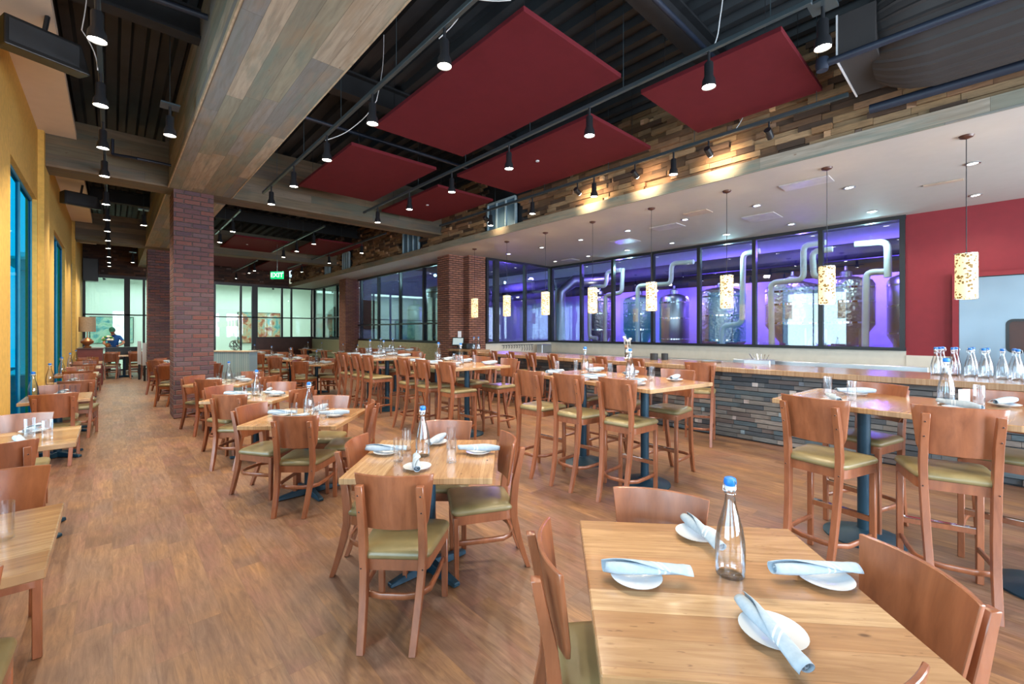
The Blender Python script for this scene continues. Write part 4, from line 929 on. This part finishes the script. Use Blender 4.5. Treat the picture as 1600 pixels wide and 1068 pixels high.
tall(4.27, 0.19, -5, HT, ((3.40, 0.80, -12), (3.58, 0.10, 16)), ((4.80, 0.60, 160), (4.86, -0.08, 178)), items=False)
for x, y, a, wh in ((3.93, 0.77, 25, 'at the near end of the '), (4.20, 0.13, 50, 'beside the bottle on the '), (4.62, -0.08, 160, 'on the bar side of the '), (4.52, 0.74, 130, 'at the far edge of the ')): setting(x, y, 1.07, a, wh + HT)
for x, y, wh in ((4.50, 0.04, 'beside the bottle on the '), (4.39, 0.90, 'furthest back on the '), (4.16, 0.70, 'near the pair of napkins on the ')): tumbler(x, y, 1.07, wh + HT)
bottle(4.40, 0.20, 1.07, 'in the middle of the ' + HT)
tag(link('menu_card', MB().obox((4.75, 0.12, 1.115), (0.09, 0.004, 0.09), R(-40)).mesh('mc', ['paper'])), 'small white card standing on the tall table by the glass', 'card')
tall(4.2, 2.9, -8, 'second tall table', ((3.42, 2.34, 2), (3.40, 2.92, 0), (3.40, 3.48, 2)), ((4.83, 2.40, 178), (4.85, 3.02, 180), (4.85, 3.6, 180)))
tall(4.1, 5.95, -3, 'third tall table', ((3.48, 5.25, 2), (3.50, 5.95, 0), (3.50, 6.55, 0)), ((4.78, 5.22, 178), (4.78, 5.9, 180), (4.78, 6.5, 182)))
tall(4.15, 8.75, -2, 'fourth tall table', ((3.42, 7.75, 3), (3.42, 8.3, 0), (3.42, 8.9, 0)), ((4.85, 8.2, 180), (4.85, 8.85, 180)))
tall(5.5, 11.0, 0, 'tall table by the pier', ((4.85, 10.5, 0), (4.85, 11.3, 0)), ((6.15, 10.6, 180), (6.15, 11.3, 180)))
# banquette along the right hand glass wall and its tables
bq = empty('banquette', (7.3, 14.4, 0), 0, 'long olive upholstered banquette under the brewery windows', 'banquette')
link('seat', MB().box(-0.25, 0.32, -3.4, 3.45, 0.36, 0.47).mesh('bqs', ['upholstery'], bevel=0.02, bseg=2), bq)
link('backrest', MB().rings([[(0.12, -3.4, 0.44), (0.34, -3.4, 0.44), (0.34, 3.45, 0.44), (0.12, 3.45, 0.44)], [(0.24, -3.4, 1.21), (0.34, -3.4, 1.21), (0.34, 3.3, 1.21), (0.24, 3.3, 1.21)]]).mesh('bqb', ['upholstery'], bevel=0.02, bseg=2), bq)
link('plinth', MB().box(-0.18, 0.32, -3.4, 3.45, 0, 0.36).mesh('bqp', ['dark_wood']), bq)
bq2 = empty('banquette', (7.3, 21.0, 0), 0, 'shorter olive upholstered banquette behind the far brick column', 'banquette')
link('seat', MB().box(-0.25, 0.32, -2.3, 2.3, 0.36, 0.47).mesh('bqs', ['upholstery'], bevel=0.02, bseg=2), bq2)
link('backrest', MB().box(0.2, 0.34, -2.3, 2.3, 0.44, 1.21).mesh('bqb', ['upholstery'], bevel=0.02, bseg=2), bq2)
link('plinth', MB().box(-0.18, 0.32, -2.3, 2.3, 0, 0.36).mesh('bqp', ['dark_wood']), bq2)
for k, yy in enumerate((12.4, 14.1, 15.8, 17.2, 19.6, 21.4)):
    nm = 'banquette table, %s from the brick pier' % ORD[k]
    place('window_table', 'banquette_table', (6.72, yy, 0), 0, 'small wooden %s' % nm, 'table', 'banquette tables')
    for q, dx in enumerate((-0.02,)):
        chair(5.95, yy + rng.uniform(-.05, .05), rng.uniform(-6, 6), 'wooden dining chair facing the %s' % nm, 'chairs facing the banquette')
    bottle(6.75, yy + 0.1, 0.76, 'on the %s' % nm); setting(6.58, yy - 0.15, 0.76, 20, 'on the aisle side of the %s' % nm)
    tumbler(6.62, yy + 0.15, 0.76, 'on the %s' % nm)
# ------------------------------------------------------------------ bar
bar = empty('bar_counter', (0, 0, 0), 0, 'long bar counter with a thick wooden top and dark block front', 'bar counter')
link('countertop', MB().box(6.62, 7.75, -4.2, 8.9, 1.0, 1.07).mesh('ct', ['bar_wood'], bevel=0.006), bar)
link('core', MB().box(6.88, 7.7, -4.2, 8.85, 0.0, 1.0).mesh('core', ['dark_steel']), bar)
GR = [(0.10, 0.115, 0.13), (0.16, 0.165, 0.165), (0.065, 0.078, 0.092), (0.20, 0.185, 0.17), (0.09, 0.13, 0.155), (0.14, 0.115, 0.11), (0.24, 0.21, 0.19)]
fb = blocks('block_front', -4.2, 8.85, 0.02, 0.99, 15, 6.88, 'x-', GR, 0.14, 0.42, 0.045, gap=0.010); del fb['kind']; fb.parent = bar
pos = empty('service_station', (0, 0, 0), 0, 'raised end of the bar beside the brick pier holding the till', 'counter')
link('countertop', MB().box(6.9, 7.45, 9.0, 10.2, 1.05, 1.11).mesh('pct', ['bar_wood'], bevel=0.005), pos)
pb = blocks('block_front', 9.0, 10.15, 0.02, 1.04, 19, 7.05, 'x-', GR, 0.14, 0.42, 0.04, gap=0.010); del pb['kind']; pb.parent = pos
link('core', MB().box(7.05, 7.42, 9.0, 10.15, 0, 1.05).mesh('pcore', ['dark_steel']), pos)
till = empty('till', (7.12, 10.0, 1.11), R(-50), 'black touch screen till on the service station', 'till')
link('stand', MB().box(-0.12, 0.12, -0.1, 0.12, 0, 0.02).cyl((0, 0.02, 0), (0, 0.04, 0.14), 0.03, 10).mesh('tls', ['plastic_black'], bevel=0.004), till)
link('monitor', MB().obox((0, 0, 0.20), (0.34, 0.03, 0.24), 0, R(-18)).mesh('tlm', ['plastic_black'], bevel=0.005), till)
link('screen', MB().obox((0, -0.0165, 0.205), (0.29, 0.002, 0.19), 0, R(-18)).mesh('tlsc', ['screen']), till)
tag(link('receipt_printer', MB().box(7.05, 7.35, 9.5, 9.75, 1.11, 1.27).mesh('rp', ['plastic_black'], bevel=0.015)), 'black receipt printer beside the till', 'printer')
tag(link('wall_notice', MB().box(7.28, 7.40, 10.235, 10.24, 1.42, 1.60).mesh('wn', ['paper'])), 'pale notice taped on the brick above the till', 'notice')
for k, (x, y) in enumerate(((7.12, 9.28), (7.22, 9.2), (7.15, 9.12))):
    place('bottle', 'water_bottle', (x, y, 1.11), k, 'clear water bottle on the service station, %s from the printer' % ORD[k], 'bottle', 'bottles by the till')
# bottles crowded at the near bar end
for k, (x, y) in enumerate(((7.28, 0.42), (7.46, 0.40), (7.62, 0.38), (7.36, 0.28), (7.54, 0.26), (7.36, 0.14), (7.60, 0.12), (7.26, 0.03), (7.46, 0.0), (7.23, -0.11), (7.16, -0.22), (7.38, -0.20), (7.22, -0.34), (7.10, -0.44))):
    place('bottle', 'water_bottle', (x, y, 1.07), k * 1.1, 'empty glass bottle with blue stopper crowded on the near bar end, %s from the troughs' % (ORD + ('fourteenth',))[k], 'bottle', 'bottles crowded on the bar end')
# work side of the bar
wk = empty('work_counter', (0, 0, 0), 0, 'stainless ice trough and white work shelf behind the bar', 'counter')
link('trough', MB().box(7.78, 8.3, 0.6, 3.1, 0.86, 1.0).mesh('trg', ['counter_white'], bevel=0.01), wk)
link('base_cabinet', MB().box(7.80, 8.28, -2.0, 8.6, 0.1, 0.86).mesh('bc', ['steel']), wk)
link('rail', MB().box(8.24, 8.32, 0.55, 3.1, 1.0, 1.10).mesh('rl', ['steel'], bevel=0.006), wk)
for k in range(4): link('lid', MB().obox((8.05, 0.9 + 0.62 * k, 1.03), (0.42, 0.56, 0.02), 0, 0).mesh('ld', ['steel'], bevel=0.004), wk)
back = empty('back_counter', (0, 0, 0), 0, 'low steel counter along the cream splashback', 'counter')
link('top', MB().box(10.3, 10.92, 1.2, 9.9, 0.86, 0.9).mesh('bk', ['steel'], bevel=0.004), back)
link('base', MB().box(10.35, 10.9, 1.2, 9.9, 0.0, 0.86).mesh('bkb', ['steel']), back)
back2 = tag(link('prep_sink', MB().box(7.75, 8.0, 2.35, 2.75, 1.0, 1.13).mesh('sk', ['steel'], bevel=0.01)), 'small steel bin of tongs at the end of the trough', 'bin')
for k in range(6): link('tongs', MB().cyl((7.86 + 0.015 * k, 2.45 + 0.04 * k, 1.10), (7.80 + 0.03 * k, 2.38 + 0.07 * k, 1.22), 0.006, 6).mesh('tg', ['chrome']), back2)
tag(link('metal_tray', MB().lathe([(0.10, 1.07), (0.15, 1.075), (0.16, 1.10), (0.15, 1.10), (0.10, 1.08)], 20, (7.45, 3.15, 0)).mesh('mt', ['steel'], 40)), 'shallow metal tray on the bar by the turned stool', 'tray')
for k, (x, y, hh, rr_) in enumerate(((7.35, 4.15, 0.12, 0.07), (7.5, 4.02, 0.12, 0.06))): 
    tag(link('metal_canister', MB().lathe([(rr_, 0), (rr_, hh), (rr_ - 0.006, hh), (rr_ - 0.006, 0.01)], 20, (x, y, 1.07)).mesh('mcn', ['dark_steel'], 40)), ('round dark metal canister on the bar, left of the pair', 'smaller dark metal canister on the bar, right of the pair')[k], 'canister', 'canisters on the bar')
fl = empty('bar_caddy', (7.4, 4.75, 1.07), 0, 'chrome caddy holding white flowers on the bar', 'caddy')
link('rack', MB().lathe([(0.07, 0), (0.05, 0.02), (0.05, 0.22), (0.06, 0.26)], 10).mesh('rk', ['chrome'], 50), fl)
for k in range(5):
    a = k * 1.25; link('flower', MB().lathe([(0.004, -0.1), (0.006, 0), (0.03, 0.02), (0.028, 0.045), (0.004, 0.05)], 8, (0.06 * math.cos(a), 0.06 * math.sin(a), 0.32 + 0.03 * (k % 3))).mesh('fw', ['petal_white'], 50), fl)
# rack of dark handled utensils on the cream splashback
rk = empty('utensil_rail', (8.7, 9.95, 1.17), 0, 'rail of hanging dark utensils on the cream splashback', 'rack')
link('rail', MB().cyl((0, 0, 0), (1.35, 0, 0), 0.008, 8).cyl((0.05, 0, 0), (0.05, 0.03, 0), 0.006, 6).cyl((1.3, 0, 0), (1.3, 0.03, 0), 0.006, 6).mesh('rr', ['dark_steel']), rk)
for k in range(12):
    link('utensil', MB().tube([(0.06 + 0.11 * k, -0.01, 0), (0.07 + 0.11 * k, -0.03, -0.05 - 0.08 * (k > 6)), (0.06 + 0.11 * k, -0.01, -0.10 - 0.09 * (k > 6))], 0.009, 6).mesh('ut', ['plastic_black'], 50), rk)
tag(link('steel_bin', MB().box(10.0, 10.45, 9.5, 9.75, 0.9, 1.18).mesh('sb', ['steel'], bevel=0.02)), 'dull steel bin near the splashback corner', 'bin')
# stools along the bar
chair(6.07, 2.72, 25, 'bar stool turned at the bar beside the metal tray', 'stools at the bar', 'stool')
for k, (x, y, ph) in enumerate(((6.22, 3.87, -28), (6.25, 4.6, -25), (6.3, 5.75, -28), (6.3, 6.35, -24), (6.28, 6.95, -28), (6.3, 7.55, -25), (6.3, 8.3, -20))):
    chair(x, y, ph, 'bar stool at the counter front, %s beyond the turned stool' % ORD[k], 'stools at the bar', 'stool')
# ------------------------------------------------------------------ far end of the aisle
cb = empty('divider_cabinet', (0, 0, 0), 0, 'red brown wooden cabinet at the end of the window tables', 'cabinet')
link('body', MB().box(-0.76, -0.22, 17.8, 19.0, 0, 1.07).mesh('cbb', ['redbrown'], bevel=0.006), cb)
link('top', MB().box(-0.77, -0.19, 17.77, 19.03, 1.07, 1.10).mesh('cbt', ['dark_wood'], bevel=0.004), cb)
lp = empty('table_lamp', (-0.56, 18.2, 1.10), 0, 'table lamp with a wide beige drum shade on the cabinet', 'lamp')
link('lamp_shade', MB().lathe([(0.19, 0.48), (0.185, 0.92), (0.181, 0.92), (0.186, 0.48)], 28, capA=False, capB=False).mesh('ls', ['linen_shade'], 50), lp)
link('base', MB().lathe([(0.09, 0), (0.10, 0.03), (0.05, 0.07), (0.14, 0.15), (0.15, 0.20), (0.08, 0.28), (0.015, 0.31), (0.012, 0.5)], 24).mesh('lb', ['copper'], 40), lp)
dkc = empty('black_console', (0, 0, 0), 0, 'black console table behind the aisle end', 'console')
link('top', MB().box(-0.22, 0.78, 21.5, 21.95, 0.97, 1.01).mesh('dt', ['plastic_black'], bevel=0.004), dkc)
for x in (-0.18, 0.72):
    for y in (21.54, 21.91): link('leg', MB().box(x - 0.02, x + 0.02, y - 0.02, y + 0.02, 0, 0.97).mesh('dl', ['plastic_black']), dkc)
link('front_panel', MB().box(-0.16, 0.70, 21.52, 21.54, 0.55, 0.97).mesh('dp', ['plastic_black']), dkc)
fv = empty('flower_vase', (-0.13, 21.7, 1.01), 0, 'vase of white flowers and green leaves before the person', 'flowers')
link('vase', MB().lathe([(0.05, 0), (0.08, 0.06), (0.07, 0.13), (0.05, 0.15)], 16).mesh('fvv', ['copper'], 50), fv)
fm = MB(); fg = MB(); r2 = random.Random(5)
for k in range(16):
    a, e = r2.uniform(0, 6.28), r2.uniform(0.1, 1.3); c = Vector((0.14 * math.cos(a) * math.cos(e), 0.14 * math.sin(a) * math.cos(e), 0.22 + 0.17 * math.sin(e)))
    (fm if k % 4 else fg).lathe([(0.01, -0.03), (0.05, -0.01), (0.055, 0.02), (0.02, 0.05)], 8, tuple(c))
link('petals', fm.mesh('fp', ['petal_white'], 60), fv); link('leaves', fg.mesh('fgm', ['leaf_green'], 60), fv)
wd_ = empty('white_partition', (0, 0, 0), 0, 'white low partition panels beside the second brick column', 'partition')
link('panel', MB().box(0.60, 0.70, 18.9, 18.96, 0.5, 1.27).mesh('wp', ['ceramic']), wd_); link('panel', MB().box(0.70, 0.80, 18.3, 18.36, 0.5, 1.22).mesh('wp2', ['ceramic']), wd_)
link('post', MB().box(0.62, 0.68, 18.9, 18.96, 0, 0.5).box(0.73, 0.79, 18.3, 18.36, 0, 0.5).mesh('wpp', ['black_metal']), wd_)
# host stand
hs = empty('host_stand', (2.30, 13.0, 0), R(-52), 'pale blue beadboard host stand with a tan top', 'host stand')
link('body', MB().box(-0.60, 0.52, -0.12, 0.16, 0, 1.07).mesh('hb', ['beadboard'], bevel=0.004), hs)
link('top', MB().box(-0.63, 0.55, -0.15, 0.19, 1.07, 1.10).mesh('ht', ['bright_trim'], bevel=0.004), hs)
sp = empty('wire_sphere', (2.30, 13.0, 1.10), 0, 'black wire ball sculpture on the host stand', 'sculpture')
sm = MB()
for k in range(6):
    m3 = Matrix.Rotation(k * 0.9, 3, 'X') @ Matrix.Rotation(k * 0.6, 3, 'Y')
    sm.tube([m3 @ Vector((0.125 * math.cos(a / 24 * 2 * math.pi), 0.125 * math.sin(a / 24 * 2 * math.pi), 0.01 * k - 0.02)) + Vector((0, 0, 0.135)) for a in range(24)], 0.007, 6, True)
link('rings', sm.mesh('rings', ['plastic_black'], 60), sp)
# person seen through the far glass
pe = empty('person', (0.02, 22.55, 0), 0, 'person in a blue shirt and dark cap leaning over the black console', 'person')
def skin_body():
    V = {'pel': (0, 0, 0.95, .15), 'waist': (0, -0.03, 1.08, .135), 'chest': (0, -0.14, 1.30, .155), 'neck0': (0, -0.20, 1.45, .06), 'neck': (-0.02, -0.25, 1.51, .052),
         'ls': (-0.19, -0.17, 1.38, .058), 'le': (-0.27, -0.28, 1.14, .046), 'lw': (-0.15, -0.47, 1.08, .032), 'lh': (-0.10, -0.54, 1.06, .034),
         'rs': (0.19, -0.17, 1.38, .058), 're': (0.30, -0.27, 1.15, .046), 'rw': (0.20, -0.46, 1.08, .032), 'rh': (0.14, -0.53, 1.06, .034),
         'lhip': (-0.10, 0.0, 0.88, .10), 'lk': (-0.11, -0.04, 0.48, .065), 'la': (-0.11, 0.03, 0.09, .045), 'lf': (-0.11, -0.12, 0.04, .04),
         'rhip': (0.10, 0.0, 0.88, .10), 'rk': (0.11, -0.02, 0.48, .065), 'ra': (0.11, 0.05, 0.09, .045), 'rf': (0.11, -0.10, 0.04, .04)}
    E_ = [('pel', 'waist'), ('waist', 'chest'), ('chest', 'neck0'), ('neck0', 'neck'), ('chest', 'ls'), ('ls', 'le'), ('le', 'lw'), ('lw', 'lh'), ('chest', 'rs'), ('rs', 're'), ('re', 'rw'), ('rw', 'rh'), ('pel', 'lhip'), ('lhip', 'lk'), ('lk', 'la'), ('la', 'lf'), ('pel', 'rhip'), ('rhip', 'rk'), ('rk', 'ra'), ('ra', 'rf')]
    ks = list(V); me = bpy.data.meshes.new('body'); me.from_pydata([V[k][:3] for k in ks], [(ks.index(a), ks.index(b)) for a, b in E_], [])
    o = bpy.data.objects.new('body', me); COL.objects.link(o)
    md = o.modifiers.new('s', 'SKIN'); md.use_smooth_shade = True
    for i, k in enumerate(ks): me.skin_vertices[0].data[i].radius = (V[k][3],) * 2
    me.skin_vertices[0].data[0].use_root = True
    o.modifiers.new('ss', 'SUBSURF').levels = 1
    dg = bpy.context.evaluated_depsgraph_get(); dg.update()
    ev = bpy.data.meshes.new_from_object(o.evaluated_get(dg)); bpy.data.objects.remove(o)
    for mt in ('skin', 'blue_shirt', 'plastic_black'): ev.materials.append(M[mt])
    for p in ev.polygons:
        c = p.center
        p.material_index = 2 if c.z < 1.0 and abs(c.x) < 0.24 and c.y > -0.3 else (0 if (c.z > 1.455 or c.y < -0.30 and c.z < 1.16 or (abs(c.x) > 0.22 and c.z < 1.25)) else 1)
        p.use_smooth = True
    return ev
pb_ = link('body', skin_body(), pe)
hd = MB()
hd.lathe([(0.02, -0.13), (0.055, -0.11), (0.075, -0.04), (0.085, 0.03), (0.078, 0.08), (0.04, 0.12), (0.005, 0.13)], 18)
hd.lathe([(0.006, 0.02), (0.014, -0.01), (0.004, -0.02)], 8, (0, -0.085, 0)); hd.lathe([(0.004, -0.025), (0.016, 0), (0.004, 0.025)], 8, (-0.085, 0, 0)); hd.lathe([(0.004, -0.025), (0.016, 0), (0.004, 0.025)], 8, (0.085, 0, 0))
h_ = link('head', hd.mesh('head', ['skin'], 60), pe, (-0.03, -0.29, 1.62)); h_.rotation_euler = (R(28), 0, R(-10))
cp = link('cap', MB().lathe([(0.089, 0.02), (0.090, 0.06), (0.07, 0.11), (0.02, 0.14)], 18).box(-0.06, 0.06, -0.16, -0.05, 0.03, 0.042).mesh('cap', ['green_cap'], 50), pe, (-0.03, -0.29, 1.62)); cp.rotation_euler = (R(28), 0, R(-10))
for s, (hx, hy, hz) in ((-1, (-0.09, -0.56, 1.055)), (1, (0.13, -0.55, 1.055))):
    hm = MB()
    for f in range(4): hm.tube([(hx + (f - 1.5) * 0.018, hy, hz), (hx + (f - 1.5) * 0.02, hy - 0.045, hz - 0.005), (hx + (f - 1.5) * 0.02, hy - 0.07 - 0.008 * (f in (1, 2)), hz - 0.02)], 0.008, 6)
    hm.tube([(hx - s * 0.03, hy + 0.02, hz), (hx - s * 0.05, hy - 0.02, hz - 0.005)], 0.009, 6)
    link('fingers', hm.mesh('fing', ['skin'], 60), pe)
# a parked car across the street (seen as a reflection)
car = empty('parked_car', (5.5, -9.0, 0), 0, 'white car parked in the street outside', 'car')
link('body', MB().rings([[(x, y, z) for x, z in ((-2.1, 0.35), (2.1, 0.35), (2.15, 0.75), (1.2, 0.95), (0.6, 1.38), (-1.0, 1.40), (-1.7, 1.0), (-2.1, 0.85))] for y in (-0.85, 0.85)]).mesh('carb', ['car_white'], bevel=0.05, bseg=2), car)
for x in (-1.35, 1.35):
    for y in (-0.85, 0.85): link('wheel', MB().tube([(x, y - 0.08, 0.3), (x, y + 0.08, 0.3)], 0.33, 20).mesh('whl', ['plastic_black'], 40), car)
